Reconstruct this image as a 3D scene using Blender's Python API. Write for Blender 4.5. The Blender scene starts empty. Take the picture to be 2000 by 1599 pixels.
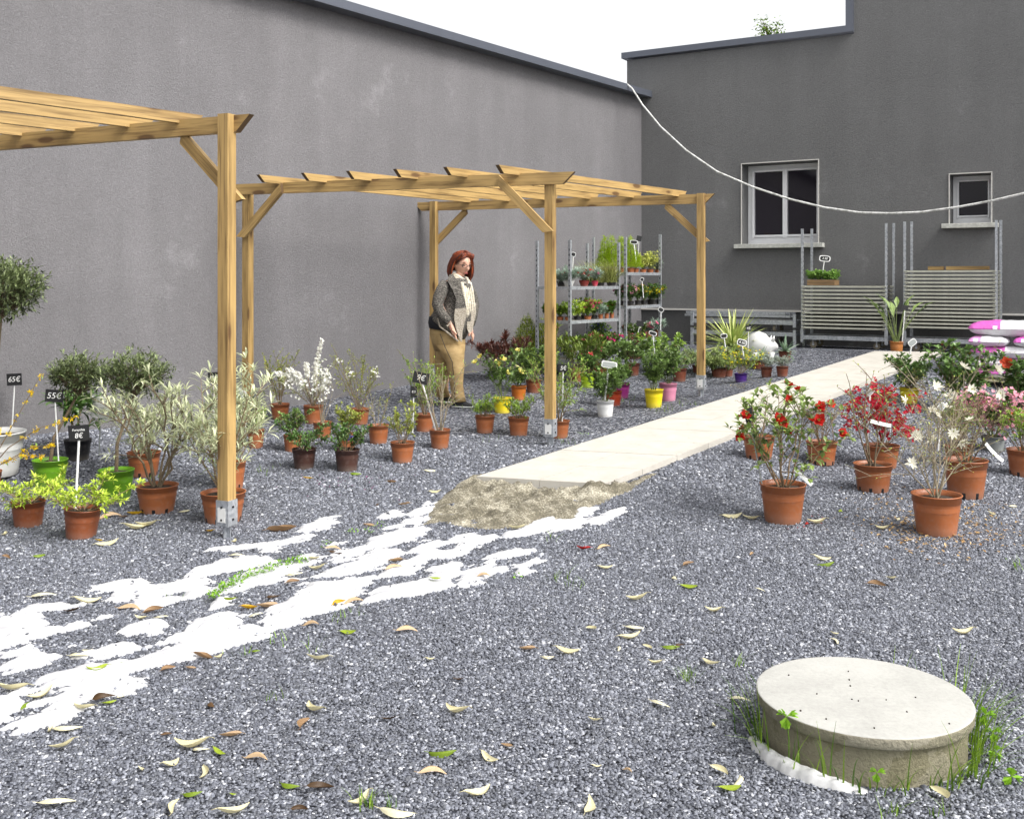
# Garden-centre yard: gravel yard between two rendered buildings, pergolas, potted plants, trolleys, one visitor.
import bpy, math, random
import numpy as np
from mathutils import Vector, Matrix, noise

R = math.radians
SC = bpy.context.scene
COL = SC.collection
V = Vector

# ------------------------------------------------------------------ camera geometry of the place
F, CX, YH, H = 2050.0, 1000.0, 545.0, 1.35       # focal length and horizon in photo pixels, eye height in metres
RAMP = [(-50, 0), (5.6, 0), (6.3, .02), (8.0, .115), (10.0, .23), (13.0, .405), (14.5, .49), (16, .5), (300, .5)]
RY = np.array([a for a, b in RAMP]); RZ = np.array([b for a, b in RAMP])

def gz(x, y):
    z = float(np.interp(y, RY, RZ))
    dw = (x - (1.80 - .7365 * (14.6 - y))) * .805                 # stones banked up along the left wall
    z += .135 * min(1, max(0, (8.9 - y) / 1.3)) * min(1, max(0, (1.5 - dw) / 1.3)) ** 1.5 * (y > 2)
    dr = (x - 1.80) * -.516 + (y - 14.6) * -.857                  # and level out in front of the back wall
    t = min(1, max(0, (2.7 - dr) / 1.7)) * (dr > -3); z += (.505 - z) * t * t * (3 - 2 * t)
    n = .010 * noise.noise((x * .9, y * .9, 0)) + .008 * noise.noise((x * 2.6, y * 2.6, 7))
    px, py = x - .171, y - 6.599; t = (px * 4.207 + py * 5.02) / 42.9; s = abs(px * 5.02 - py * 4.207) / 6.55   # the path lies on one even slope
    if -.12 < t < 1.12 and s < 1.4:
        w = min(1, max(0, (1.4 - s) / .9)); w = w * w * (3 - 2 * w) * min(1, (t + .12) / .12) * min(1, (1.12 - t) / .12)
        z += (.037 + .463 * t - z) * w; n *= 1 - w
    return z + n

def gp(px, py):
    Y = F * H / (py - YH)
    for _ in range(40):
        Y = .6 * Y + .4 * F * (H - gz((px - CX) / F * Y, Y)) / (py - YH)
    X = (px - CX) / F * Y
    return V((X, Y, gz(X, Y)))

def at(px, py, Y):
    return V(((px - CX) / F * Y, Y, H - (py - YH) * Y / F))

def lin(r, g, b):
    f = lambda c: (c / 255 / 12.92) if c / 255 <= .04045 else ((c / 255 + .055) / 1.055) ** 2.4
    return (f(r), f(g), f(b), 1)

# ------------------------------------------------------------------ materials
MATS = {}
class NT:
    def __init__(s, name):
        s.m = bpy.data.materials.new(name); s.m.use_nodes = True
        s.t = s.m.node_tree; s.t.nodes.clear()
        s.out = s.t.nodes.new('ShaderNodeOutputMaterial')
        s.p = s.n('ShaderNodeBsdfPrincipled'); s.l(s.p.outputs[0], s.out.inputs[0])
    def n(s, k, **kw):
        nd = s.t.nodes.new(k)
        for a, b in kw.items(): setattr(nd, a, b)
        return nd
    def l(s, a, b): s.t.links.new(a, b)
    def coord(s, kind='Object', scale=(1, 1, 1)):
        c = s.n('ShaderNodeTexCoord'); mp = s.n('ShaderNodeMapping')
        mp.inputs['Scale'].default_value = scale
        s.l(c.outputs[kind], mp.inputs[0]); return mp.outputs[0]
    def noise(s, co, scale, detail=4, rough=.6, dist=0):
        t = s.n('ShaderNodeTexNoise'); s.l(co, t.inputs['Vector'])
        t.inputs['Scale'].default_value = scale; t.inputs['Detail'].default_value = detail
        t.inputs['Roughness'].default_value = rough; t.inputs['Distortion'].default_value = dist
        return t.outputs[0]
    def ramp(s, fac, stops):
        r = s.n('ShaderNodeValToRGB'); e = r.color_ramp.elements
        while len(e) < len(stops): e.new(.5)
        for q, (a, c) in zip(e, stops):
            q.position = a; q.color = c if len(c) == 4 else (*c, 1)
        s.l(fac, r.inputs[0]); return r.outputs[0]
    def mix(s, fac, a, b, blend='MIX'):
        m = s.n('ShaderNodeMix', data_type='RGBA', blend_type=blend)
        for src, sock in ((fac, m.inputs[0]), (a, m.inputs[6]), (b, m.inputs[7])):
            if isinstance(src, (int, float)): sock.default_value = src
            elif isinstance(src, tuple): sock.default_value = src
            else: s.l(src, sock)
        return m.outputs[2]
    def math(s, op, a, b=0.0):
        m = s.n('ShaderNodeMath', operation=op)
        for src, sock in ((a, m.inputs[0]), (b, m.inputs[1])):
            if isinstance(src, (int, float)): sock.default_value = src
            else: s.l(src, sock)
        return m.outputs[0]
    def bump(s, h, strength=.5, dist=.01, prev=None):
        b = s.n('ShaderNodeBump'); s.l(h, b.inputs['Height'])
        b.inputs['Strength'].default_value = strength; b.inputs['Distance'].default_value = dist
        if prev: s.l(prev, b.inputs['Normal'])
        s.l(b.outputs[0], s.p.inputs['Normal']); return b.outputs[0]
    def base(s, c):
        if isinstance(c, tuple): s.p.inputs['Base Color'].default_value = c
        else: s.l(c, s.p.inputs['Base Color'])
    def rough(s, v): s.p.inputs['Roughness'].default_value = v
    def metal(s, v): s.p.inputs['Metallic'].default_value = v

def cached(fn):
    def w(*a):
        k = (fn.__name__,) + a
        if k not in MATS: MATS[k] = fn(*a)
        return MATS[k]
    return w

def shade(c, k): return tuple(min(1, x * k) for x in c[:3]) + (1,)

@cached
def leafmat(c1, c2, trans=.3, rough=.45):
    t = NT('leaf')
    a = t.n('ShaderNodeAttribute', attribute_name='tint')
    co = t.coord('Object')
    nz = t.noise(co, 14, 2)
    f = t.math('ADD', a.outputs['Fac'], t.math('MULTIPLY', t.math('SUBTRACT', nz, .5), .35))
    c = t.ramp(f, [(0, c1), (1, c2)])
    t.base(c); t.rough(rough); t.p.inputs['Specular IOR Level'].default_value = .45
    if trans:
        tr = t.n('ShaderNodeBsdfTranslucent'); t.l(c, tr.inputs[0])
        mx = t.n('ShaderNodeMixShader'); mx.inputs[0].default_value = trans
        t.l(t.p.outputs[0], mx.inputs[1]); t.l(tr.outputs[0], mx.inputs[2]); t.l(mx.outputs[0], t.out.inputs[0])
    return t.m

@cached
def plain(name, c, rough=.5, var=.12, scale=20, metal=0, bump=0):
    t = NT(name); co = t.coord('Object')
    nz = t.noise(co, scale, 5)
    t.base(t.ramp(nz, [(.25, shade(c, 1 - var)), (.75, shade(c, 1 + var))]))
    t.rough(rough); t.metal(metal)
    if bump: t.bump(nz, bump, .004)
    return t.m

@cached
def potmat(c, dusty=.25):
    t = NT('pot_plastic'); co = t.coord('Object')
    oi = t.n('ShaderNodeObjectInfo')
    nz = t.noise(co, 9, 6, .65); sc = t.noise(co, 45, 4)
    f = t.math('ADD', t.math('MULTIPLY', nz, .7), t.math('MULTIPLY', oi.outputs['Random'], .3))
    c0 = t.ramp(f, [(.25, shade(c, .78)), (.75, shade(c, 1.15))])
    dust = t.ramp(sc, [(.52, (0, 0, 0)), (.72, (dusty, dusty, dusty))])
    sx = t.n('ShaderNodeSeparateXYZ'); t.l(t.coord('Generated'), sx.inputs[0])
    low = t.ramp(sx.outputs[2], [(0, (.5, .5, .5)), (.35, (0, 0, 0))])
    dm = t.mix(1.0, dust, low, 'ADD')
    b = t.n('ShaderNodeRGBToBW'); t.l(dm, b.inputs[0])
    t.base(t.mix(t.math('MULTIPLY', b.outputs[0], .55), c0, (.30, .27, .24, 1)))
    t.rough(.42); t.bump(sc, .12, .002)
    return t.m

@cached
def wood(c1, c2):
    t = NT('pine'); oi = t.n('ShaderNodeObjectInfo')
    c = t.n('ShaderNodeTexCoord'); ad = t.n('ShaderNodeVectorMath', operation='ADD')
    cb = t.n('ShaderNodeCombineXYZ')
    for i in range(3): t.l(t.math('MULTIPLY', oi.outputs['Random'], 37.0 + i * 11), cb.inputs[i])
    t.l(c.outputs['Object'], ad.inputs[0]); t.l(cb.outputs[0], ad.inputs[1])
    def mp(scale):
        m = t.n('ShaderNodeMapping'); m.inputs['Scale'].default_value = scale; t.l(ad.outputs[0], m.inputs[0]); return m.outputs[0]
    g = t.noise(mp((1.2, 26, 26)), 1.6, 6, .6, .6)
    big = t.noise(mp((1.5, 5, 5)), 1.0, 3)
    fine = t.noise(mp((6, 160, 160)), 1.5, 3)
    col = t.ramp(t.math('ADD', t.math('MULTIPLY', g, .6), t.math('MULTIPLY', big, .4)), [(.33, shade(c2, .8)), (.5, c1), (.70, shade(c1, 1.3))])
    vo = t.n('ShaderNodeTexVoronoi', feature='F1'); t.l(mp((3.2, 11, 11)), vo.inputs['Vector']); vo.inputs['Scale'].default_value = 1.0
    sep = t.n('ShaderNodeSeparateColor'); t.l(vo.outputs['Color'], sep.inputs[0])
    kn = t.ramp(vo.outputs['Distance'], [(.0, (1, 1, 1)), (.16, (1, 1, 1)), (.24, (.3, .3, .3)), (.5, (0, 0, 0))])
    sel = t.math('GREATER_THAN', sep.outputs[0], .35)
    b = t.n('ShaderNodeRGBToBW'); t.l(kn, b.inputs[0])
    k = t.math('MULTIPLY', t.math('MULTIPLY', b.outputs[0], sel), .85)
    col = t.mix(k, col, (.075, .032, .012, 1))
    cr = t.ramp(t.noise(mp((1.4, 60, 60)), 2.0, 2), [(.34, (.8, .8, .8)), (.42, (0, 0, 0))])
    bc = t.n('ShaderNodeRGBToBW'); t.l(cr, bc.inputs[0])
    col = t.mix(t.math('MULTIPLY', bc.outputs[0], .6), col, (.10, .05, .02, 1))
    t.base(col); t.rough(.55); t.bump(t.math('ADD', g, fine), .2, .003)
    return t.m

@cached
def stucco(c, var, zref, green):
    t = NT('roughcast_render'); co = t.coord('Object')
    big = t.noise(co, .55, 5, .6); mid = t.noise(co, 3.0, 5, .65)
    st = t.noise(t.coord('Object', (2.2, 2.2, .18)), 1.3, 5, .6)
    f = t.math('ADD', t.math('MULTIPLY', big, .45), t.math('ADD', t.math('MULTIPLY', mid, .2), t.math('MULTIPLY', st, .35)))
    col = t.ramp(f, [(.32, shade(c, 1 - var)), (.5, c), (.68, shade(c, 1 + var * 1.3))])
    grain = t.noise(co, 62, 4, .62, 1.2)
    fg = t.noise(t.coord('Object', (1, 1, 1.9)), 115, 3, .6, 1.8)
    bl = t.ramp(t.noise(co, 1.1, 6, .7), [(.60, (0, 0, 0)), (.85, (.42, .42, .42))])
    bb = t.n('ShaderNodeRGBToBW'); t.l(bl, bb.inputs[0])
    col = t.mix(bb.outputs[0], col, (.55, .55, .56, 1))
    mott = t.ramp(grain, [(.3, (.80, .80, .80)), (.7, (1.16, 1.16, 1.16))])
    col = t.mix(1.0, col, mott, 'MULTIPLY')
    t.base(col); t.rough(.92)
    t.bump(t.math('ADD', grain, t.math('MULTIPLY', fg, .8)), .75, .012)
    return t.m

@cached
def galv(k=1.0):
    t = NT('galvanised_steel'); co = t.coord('Object')
    vo = t.n('ShaderNodeTexVoronoi'); t.l(co, vo.inputs['Vector']); vo.inputs['Scale'].default_value = 60
    sp = t.n('ShaderNodeSeparateColor'); t.l(vo.outputs['Color'], sp.inputs[0])
    nz = t.noise(co, 12, 5)
    f = t.math('ADD', t.math('MULTIPLY', sp.outputs[0], .4), t.math('MULTIPLY', nz, .6))
    t.base(t.ramp(f, [(.2, (.30 * k, .32 * k, .35 * k)), (.8, (.58 * k, .60 * k, .63 * k))])); t.metal(.55); t.rough(.42)
    return t.m

# ------------------------------------------------------------------ mesh building
class MB:
    def __init__(s): s.v = []; s.f = []; s.mi = []; s.t = []
    def add(s, vs, fs, mat=0, tint=.5):
        o = len(s.v); s.v.extend(vs)
        for f in fs:
            s.f.append([o + i for i in f]); s.mi.append(mat); s.t.append(tint)
    def box(s, c, size, rot=None, mat=0, tint=.5):
        x, y, z = size[0] / 2, size[1] / 2, size[2] / 2
        vs = [V((a * x, b * y, d * z)) for d in (-1, 1) for b in (-1, 1) for a in (-1, 1)]
        if rot is not None: vs = [rot @ q for q in vs]
        vs = [q + V(c) for q in vs]
        s.add(vs, [(0, 2, 3, 1), (4, 5, 7, 6), (0, 1, 5, 4), (2, 6, 7, 3), (0, 4, 6, 2), (1, 3, 7, 5)], mat, tint)
    def tube(s, pts, rad, seg=6, mat=0, tint=.5, cap=True):
        pts = [V(p) for p in pts]; n = len(pts)
        if not hasattr(rad, '__len__'): rad = [rad] * n
        d0 = (pts[1] - pts[0]).normalized()
        a = d0.cross(V((0, 0, 1)))
        if a.length < .1: a = d0.cross(V((0, 1, 0)))
        a.normalize(); vs = []
        for i in range(n):
            d = (pts[min(i + 1, n - 1)] - pts[max(i - 1, 0)])
            if d.length < 1e-9: d = d0.copy()
            d.normalize()
            a = a - d * a.dot(d)
            if a.length < 1e-6: a = d.orthogonal()
            a.normalize(); b = d.cross(a)
            for j in range(seg):
                w = 2 * math.pi * j / seg
                vs.append(pts[i] + (a * math.cos(w) + b * math.sin(w)) * rad[i])
        fs = [(i * seg + j, i * seg + (j + 1) % seg, (i + 1) * seg + (j + 1) % seg, (i + 1) * seg + j) for i in range(n - 1) for j in range(seg)]
        if cap: fs += [tuple(range(seg))[::-1], tuple((n - 1) * seg + j for j in range(seg))]
        s.add(vs, fs, mat, tint)
    def lathe(s, prof, seg=32, c=(0, 0, 0), mat=0, mats=None, wob=0, tint=.5):
        vs = []; c = V(c)
        for r, z in prof:
            for j in range(seg):
                w = 2 * math.pi * j / seg
                rr = r * (1 + wob * math.sin(2 * w + 1))
                vs.append(c + V((rr * math.cos(w), rr * math.sin(w), z)))
        o = len(s.v); s.v.extend(vs)
        for i in range(len(prof) - 1):
            for j in range(seg):
                s.f.append([o + i * seg + j, o + i * seg + (j + 1) % seg, o + (i + 1) * seg + (j + 1) % seg, o + (i + 1) * seg + j])
                s.mi.append(mats(i, j) if mats else mat); s.t.append(tint)
    def loft(s, rings, seg=20, mat=0, cap=True):
        """rings: (centre, axis_a vector, axis_b vector) half-axes of an ellipse"""
        vs = []
        for c, a, b in rings:
            for j in range(seg):
                w = 2 * math.pi * j / seg
                vs.append(V(c) + V(a) * math.cos(w) + V(b) * math.sin(w))
        n = len(rings)
        fs = [(i * seg + j, i * seg + (j + 1) % seg, (i + 1) * seg + (j + 1) % seg, (i + 1) * seg + j) for i in range(n - 1) for j in range(seg)]
        if cap: fs += [tuple(range(seg))[::-1], tuple((n - 1) * seg + j for j in range(seg))]
        s.add(vs, fs, mat)
    def leaf(s, p, d, L, W, mat=0, tint=.5, up=None, curl=.12, simple=False):
        d = d.normalized()
        u = V((0, 0, 1)) if up is None else up
        sd = d.cross(u)
        if sd.length < .05: sd = d.orthogonal()
        sd.normalize(); nrm = sd.cross(d)
        tip = p + d * L - nrm * (L * curl)
        if simple:
            m = p + d * (L * .5); a = sd * (W / 2)
            s.add([p, m + a, tip, m - a], [(0, 1, 2, 3)], mat, tint); return
        m = p + d * (L * .48); a = sd * (W / 2) + nrm * (W * .16)
        b = -sd * (W / 2) + nrm * (W * .16)
        m2 = p + d * (L * .8) - nrm * (L * curl * .45)
        s.add([p, m + a, m, m + b, m2 + a * .5, m2 + b * .5, tip, m2],
              [(0, 1, 2), (0, 2, 3), (2, 1, 4, 7), (2, 7, 5, 3), (7, 4, 6), (7, 6, 5)], mat, tint)
    def build(s, name, mats, parent=None, loc=None, smooth=False, mw=None):
        me = bpy.data.meshes.new(name)
        me.from_pydata([tuple(q) for q in s.v], [], s.f)
        if not isinstance(mats, (list, tuple)): mats = [mats]
        for m in mats: me.materials.append(m)
        me.polygons.foreach_set('material_index', s.mi)
        if smooth: me.polygons.foreach_set('use_smooth', [True] * len(s.f))
        at_ = me.attributes.new('tint', 'FLOAT', 'FACE'); at_.data.foreach_set('value', s.t)
        me.update()
        o = bpy.data.objects.new(name, me); COL.objects.link(o)
        if parent: o.parent = parent
        if loc is not None: o.location = loc
        if mw is not None: o.matrix_local = mw
        return o

def bevel(o, w=.004, seg=2):
    m = o.modifiers.new('bevel', 'BEVEL'); m.width = w; m.segments = seg; m.limit_method = 'ANGLE'; m.angle_limit = R(40)
    return o

def thing(name, label, cat, loc=(0, 0, 0), rz=0, group=None):
    o = bpy.data.objects.new(name, None); COL.objects.link(o); o.empty_display_size = .1
    o.location = loc; o.rotation_euler = (0, 0, rz); o['label'] = label; o['category'] = cat
    if group: o['group'] = group
    return o
def tag(o, label, cat, group=None):
    o['label'] = label; o['category'] = cat
    if group: o['group'] = group
    return o
def struct(o): o['kind'] = 'structure'; return o
def stuff(o): o['kind'] = 'stuff'; return o

def text_mesh(name, body, size, mat, parent, mw, shear=.15, ext=.0004):
    cu = bpy.data.curves.new(name, 'FONT'); cu.body = body; cu.size = size; cu.align_x = 'CENTER'; cu.align_y = 'CENTER'
    cu.shear = shear; cu.extrude = ext; cu.space_line = .85
    tmp = bpy.data.objects.new('tmp', cu); COL.objects.link(tmp)
    bpy.context.view_layer.update()
    me = bpy.data.meshes.new_from_object(tmp.evaluated_get(bpy.context.evaluated_depsgraph_get()))
    bpy.data.objects.remove(tmp); bpy.data.curves.remove(cu)
    me.materials.clear(); me.materials.append(mat); me.name = name
    o = bpy.data.objects.new(name, me); COL.objects.link(o); o.parent = parent; o.matrix_local = mw
    return o

# ------------------------------------------------------------------ shared materials
M_WOOD = wood(lin(170, 140, 88), lin(118, 92, 50))
M_WOODEND = plain('cut_wood', lin(92, 70, 45), .7)
M_GALV = galv(); M_GALVD = galv(.6)
M_BLACK = plain('black_plastic', (.012, .012, .014, 1), .45)
M_WHITE = plain('white_plastic', (.78, .78, .77, 1), .4, .04)
M_SLATE = plain('chalkboard', (.012, .012, .013, 1), .6, .3)
M_CHALK = plain('chalk', (.8, .8, .78, 1), .9, .1, 200)
M_SOIL = plain('potting_soil', (.035, .024, .016, 1), .95, .5, 60, 0, 1.0)
M_BARK = plain('bark', (.16, .12, .075, 1), .85, .35, 40, 0, .6)
M_TWIG = plain('twig', (.24, .17, .10, 1), .8, .3, 40)
M_PALETWIG = plain('pale_twig', (.29, .245, .17, 1), .8, .25, 40)
M_GREENSTEM = plain('green_stem', (.13, .17, .05, 1), .6, .25, 40)
TERRA = lin(154, 90, 52); DTERRA = lin(132, 72, 42)
SKY_STRENGTH, SUN_STRENGTH, EXPOSURE = .14, 1.4, 1.12
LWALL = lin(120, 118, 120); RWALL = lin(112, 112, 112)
# ------------------------------------------------------------------ camera, sky, sun
cam = bpy.data.cameras.new('camera'); co_ = bpy.data.objects.new('camera', cam); COL.objects.link(co_)
co_.location = (0, 0, H); co_.rotation_euler = (R(90), 0, 0)
cam.sensor_width = 36; cam.sensor_fit = 'HORIZONTAL'; cam.lens = 36 * F / 2000
cam.shift_y = -(799.5 - YH) / 2000; cam.clip_start = .05; cam.clip_end = 600
SC.camera = co_
SUN_EL, SUN_AZ = R(50), R(125)                         # azimuth clockwise from +Y
w = bpy.data.worlds.new('World'); SC.world = w; w.use_nodes = True
nt = w.node_tree; nt.nodes.clear()
so = nt.nodes.new('ShaderNodeOutputWorld'); bg = nt.nodes.new('ShaderNodeBackground')
sky = nt.nodes.new('ShaderNodeTexSky'); sky.sky_type = 'NISHITA'; sky.sun_disc = False
sky.sun_elevation = SUN_EL; sky.sun_rotation = SUN_AZ; sky.air_density = 1.0; sky.dust_density = 4.0; sky.ozone_density = 1.0
hs = nt.nodes.new('ShaderNodeHueSaturation'); hs.inputs['Saturation'].default_value = .07; hs.inputs['Value'].default_value = 1.0
nt.links.new(sky.outputs[0], hs.inputs['Color']); nt.links.new(hs.outputs[0], bg.inputs[0]); nt.links.new(bg.outputs[0], so.inputs[0])
bg.inputs[1].default_value = SKY_STRENGTH
sl = bpy.data.lights.new('sun', 'SUN'); sl.energy = SUN_STRENGTH; sl.angle = R(24); sl.color = (1, .96, .9)
sun = bpy.data.objects.new('sun', sl); COL.objects.link(sun)
sd = V((math.sin(SUN_AZ) * math.cos(SUN_EL), math.cos(SUN_AZ) * math.cos(SUN_EL), math.sin(SUN_EL)))
sun.rotation_euler = (-sd).to_track_quat('-Z', 'Y').to_euler(); sun.location = (6, 2, 9)
SC.view_settings.view_transform = 'Standard'; SC.view_settings.look = 'None'; SC.view_settings.exposure = EXPOSURE; SC.view_settings.gamma = 1

# ------------------------------------------------------------------ ground of crushed slate
def gravel_mat():
    t = NT('slate_gravel'); co = t.coord('Object')
    nz = t.n('ShaderNodeTexNoise'); t.l(co, nz.inputs['Vector']); nz.inputs['Scale'].default_value = 55
    w = t.n('ShaderNodeVectorMath', operation='SCALE'); t.l(nz.outputs['Color'], w.inputs[0]); w.inputs['Scale'].default_value = .012
    a = t.n('ShaderNodeVectorMath', operation='ADD'); t.l(co, a.inputs[0]); t.l(w.outputs[0], a.inputs[1])
    vo = t.n('ShaderNodeTexVoronoi'); t.l(a.outputs[0], vo.inputs['Vector']); vo.inputs['Scale'].default_value = 74
    sp = t.n('ShaderNodeSeparateColor'); t.l(vo.outputs['Color'], sp.inputs[0])
    big = t.noise(co, .8, 4)
    f = t.math('ADD', sp.outputs[0], t.math('MULTIPLY', t.math('SUBTRACT', big, .5), .35))
    t.base(t.ramp(f, STONE)); t.rough(.7)
    ed = t.n('ShaderNodeTexVoronoi', feature='F1'); t.l(a.outputs[0], ed.inputs['Vector']); ed.inputs['Scale'].default_value = 74
    hgt = t.math('SUBTRACT', 1.0, ed.outputs['Distance'])
    t.bump(t.math('ADD', hgt, t.math('MULTIPLY', sp.outputs[1], .5)), 1.0, .02)
    return t.m
STONE = [(0, lin(16, 18, 26)), (.34, lin(54, 57, 68)), (.64, lin(106, 109, 121)), (.88, lin(156, 159, 168)), (1, lin(216, 217, 222))]
M_GRAVEL = gravel_mat()

FAB_OFF = [
 (0, 900, [[(-300,900),(0,870),(100,840),(180,800),(300,785),(440,800),(370,830),(290,850),(280,890),(340,920),(440,890),(560,850),(640,840),(680,880),(560,900),(450,940),(330,970),(220,1000),(100,1030),(0,1040),(-300,1090)],
 [(480,740),(560,700),(700,665),(830,660),(960,680),(1000,620),(1080,590),(1200,550),(1350,530),(1480,540),(1560,560),(1580,580),(1500,590),(1440,610),(1300,620),(1200,640),(1160,740),(1100,760),(1000,760),(950,810),(870,830),(790,830),(710,825),(640,820),(640,770),(560,750)],
 [(1160,760),(1250,690),(1330,640),(1480,590),(1600,570),(1640,600),(1640,650),(1600,680),(1500,700),(1400,740),(1280,800),(1200,820),(1165,800)],
 [(20,1500),(110,1500),(270,1480),(330,1430),(420,1390),(500,1360),(560,1320),(690,1290),(760,1230),(830,1190),(960,1150),(1060,1100),(1180,1080),(1300,1030),(1450,985),(1530,930),(1620,930),(1740,890),(1850,850),(1960,800),(2000,770),(2040,680),(1900,690),(1800,690),(1700,720),(1600,770),(1540,830),(1520,880),(1490,930),(1380,940),(1300,965),(1150,980),(1000,1000),(900,1050),(800,1110),(680,1120),(520,1130),(420,1150),(320,1200),(240,1280),(330,1270),(430,1260),(330,1300),(260,1370),(200,1420),(100,1450)],
 [(-200,1380),(0,1320),(120,1290),(170,1290),(140,1340),(100,1390),(0,1460),(-200,1560)],
 [(1060,910),(1150,860),(1280,830),(1350,850),(1310,890),(1230,920),(1200,960),(1120,975),(1080,940)],
 [(690,950),(740,910),(840,890),(890,900),(880,960),(790,970)],
 [(70,1080),(120,1040),(250,1010),(400,985),(530,965),(500,990),(380,1020),(230,1050),(230,1110),(180,1150),(60,1165),(30,1150)],
 [(480,1110),(600,1060),(740,1035),(730,1080),(600,1090)],
 [(1200,490),(1300,480),(1450,455),(1600,440),(1640,400),(1620,390),(1640,350),(1780,320),(1900,310),(1880,390),(1780,410),(1700,450),(1600,470),(1550,510),(1470,510),(1400,490),(1300,500)],
 [(1780,470),(1900,440),(2000,420),(2000,480),(1880,520),(1840,510)],
 [(1640,540),(1800,500),(1780,540),(1700,560)]]),
 (600, 880, [[(560,370),(600,320),(660,280),(720,290),(690,330),(640,400),(600,420)],
 [(380,370),(430,330),(540,310),(520,370),(440,390)],
 [(280,520),(400,460),(520,430),(640,430),(690,470),(630,510),(520,540),(520,590),(420,640),(300,600),(350,560),(180,620),(240,560)],
 [(60,540),(200,490),(290,490),(200,550),(100,560)],
 [(130,720),(250,640),(340,600),(400,640),(330,690),(240,720)],
 [(400,670),(560,600),(600,560),(680,520),(770,520),(740,580),(660,640),(550,690),(440,700)],
 [(320,850),(420,770),(560,760),(640,740),(720,640),(800,570),(880,540),(860,580),(900,640),(860,690),(780,740),(800,760),(700,790),(560,810)],
 [(830,730),(900,660),(1010,600),(1090,620),(1110,680),(1040,720),(960,740),(880,760)],
 [(960,580),(1040,550),(1160,540),(1280,560),(1270,590),(1160,600),(1150,640),(1080,620),(1010,590)],
 [(840,510),(900,480),(1020,465),(1030,490),(900,540),(840,530)],
 [(1080,470),(1200,440),(1310,395),(1450,400),(1480,420),(1380,460),(1240,490),(1120,480)],
 [(1460,400),(1560,330),(1640,310),(1600,370),(1520,400)],
 [(1620,360),(1640,300),(1700,290),(1680,330),(1640,370)],
 [(1600,400),(1680,340),(1780,320),(1720,380),(1650,400)],
 [(1150,700),(1180,640),(1280,600),(1320,610),(1230,640),(1240,680),(1180,700)],
 [(-140,1010),(0,960),(80,920),(200,850),(290,770),(330,720),(250,730),(100,740),(0,745),(-140,850)]])]
FABPOLY = []
for ox, oy, ps in FAB_OFF:
    for p_ in ps:
        FABPOLY.append(np.array([tuple(gp(ox + a / 2.857, oy + b / 2.857))[:2] for a, b in p_]))

def polydist(P, poly):
    """signed distance, positive inside"""
    A = poly; B = np.roll(poly, -1, 0); d = np.full(len(P), 1e9); ins = np.zeros(len(P), bool)
    for a, b in zip(A, B):
        e = b - a; w_ = P - a; t = np.clip((w_ @ e) / (e @ e + 1e-12), 0, 1)
        d = np.minimum(d, np.hypot(*(w_ - t[:, None] * e).T))
        c = (a[1] > P[:, 1]) != (b[1] > P[:, 1])
        with np.errstate(divide='ignore', invalid='ignore'):
            xx = (b[0] - a[0]) * (P[:, 1] - a[1]) / (b[1] - a[1]) + a[0]
        ins ^= c & (P[:, 0] < xx)
    return np.where(ins, d, -d)

def fabdist(P):
    r = np.full(len(P), -1e9)
    for q in FABPOLY:
        lo, hi = q.min(0) - .16, q.max(0) + .16
        m = np.all((P > lo) & (P < hi), axis=1)
        if m.any(): r[m] = np.maximum(r[m], polydist(P[m], q))
    return r

def sinnoise(P, sx, sy, seed):
    g = np.random.RandomState(seed); out = np.zeros(len(P))
    for k in range(7):
        fx, fy, ph = g.normal(0, sx), g.normal(0, sy), g.uniform(0, 6.28)
        out += np.sin(P[:, 0] * fx + P[:, 1] * fy + ph)
    return out / 7

def rag(d, P):
    pr = np.stack([P @ np.array([.80, .60]), P @ np.array([-.60, .80])], 1)
    return d - .016 + .11 * sinnoise(pr, 6, 34, 51) + .075 * sinnoise(pr, 17, 75, 52) + .040 * sinnoise(P, 120, 120, 4)

# ground sheet: fine grid in view, coarse skirt to the horizon
def ground_sheet():
    xs = np.unique(np.concatenate([[-250, -120, -60, -30, -15], np.arange(-8, 8.01, .12), [15, 30, 60, 120, 250]]))
    ys = np.unique(np.concatenate([[-60, -30, -10, -2], np.arange(0, 18.01, .12), [25, 40, 80, 160, 300]]))
    vs = [(x, y, gz(x, y)) for y in ys for x in xs]; n = len(xs)
    fs = [(j * n + i, j * n + i + 1, (j + 1) * n + i + 1, (j + 1) * n + i) for j in range(len(ys) - 1) for i in range(n - 1)]
    b = MB(); b.add(vs, fs); return b.build('ground', M_GRAVEL, smooth=True)
struct(ground_sheet())

# paved path
PL0, PR0, PL1, PR1 = V((-.2295, 6.721, .037)), V((.5719, 6.4778, .037)), V((4.043, 11.7065, .50)), V((4.7138, 11.5314, .50))
def path_pt(u, t, dz): 
    a = PL0.lerp(PL1, t); b = PR0.lerp(PR1, t); q = a.lerp(b, u); q.z += dz; return q
M_PATH = NT('cream_slab'); _c = M_PATH.coord('Object'); _n = M_PATH.noise(_c, 7, 6, .65); _g = M_PATH.noise(_c, 90, 3)
_s = M_PATH.ramp(M_PATH.noise(_c, 26, 3), [(.68, (0, 0, 0)), (.74, (.7, .7, .7))])
_b = M_PATH.n('ShaderNodeRGBToBW'); M_PATH.l(_s, _b.inputs[0])
M_PATH.base(M_PATH.mix(_b.outputs[0], M_PATH.ramp(_n, [(.3, (.42, .395, .35)), (.7, (.51, .485, .435))]), (.36, .30, .22, 1)))
M_PATH.rough(.85); M_PATH.bump(_g, .15, .002); M_PATH = M_PATH.m
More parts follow.
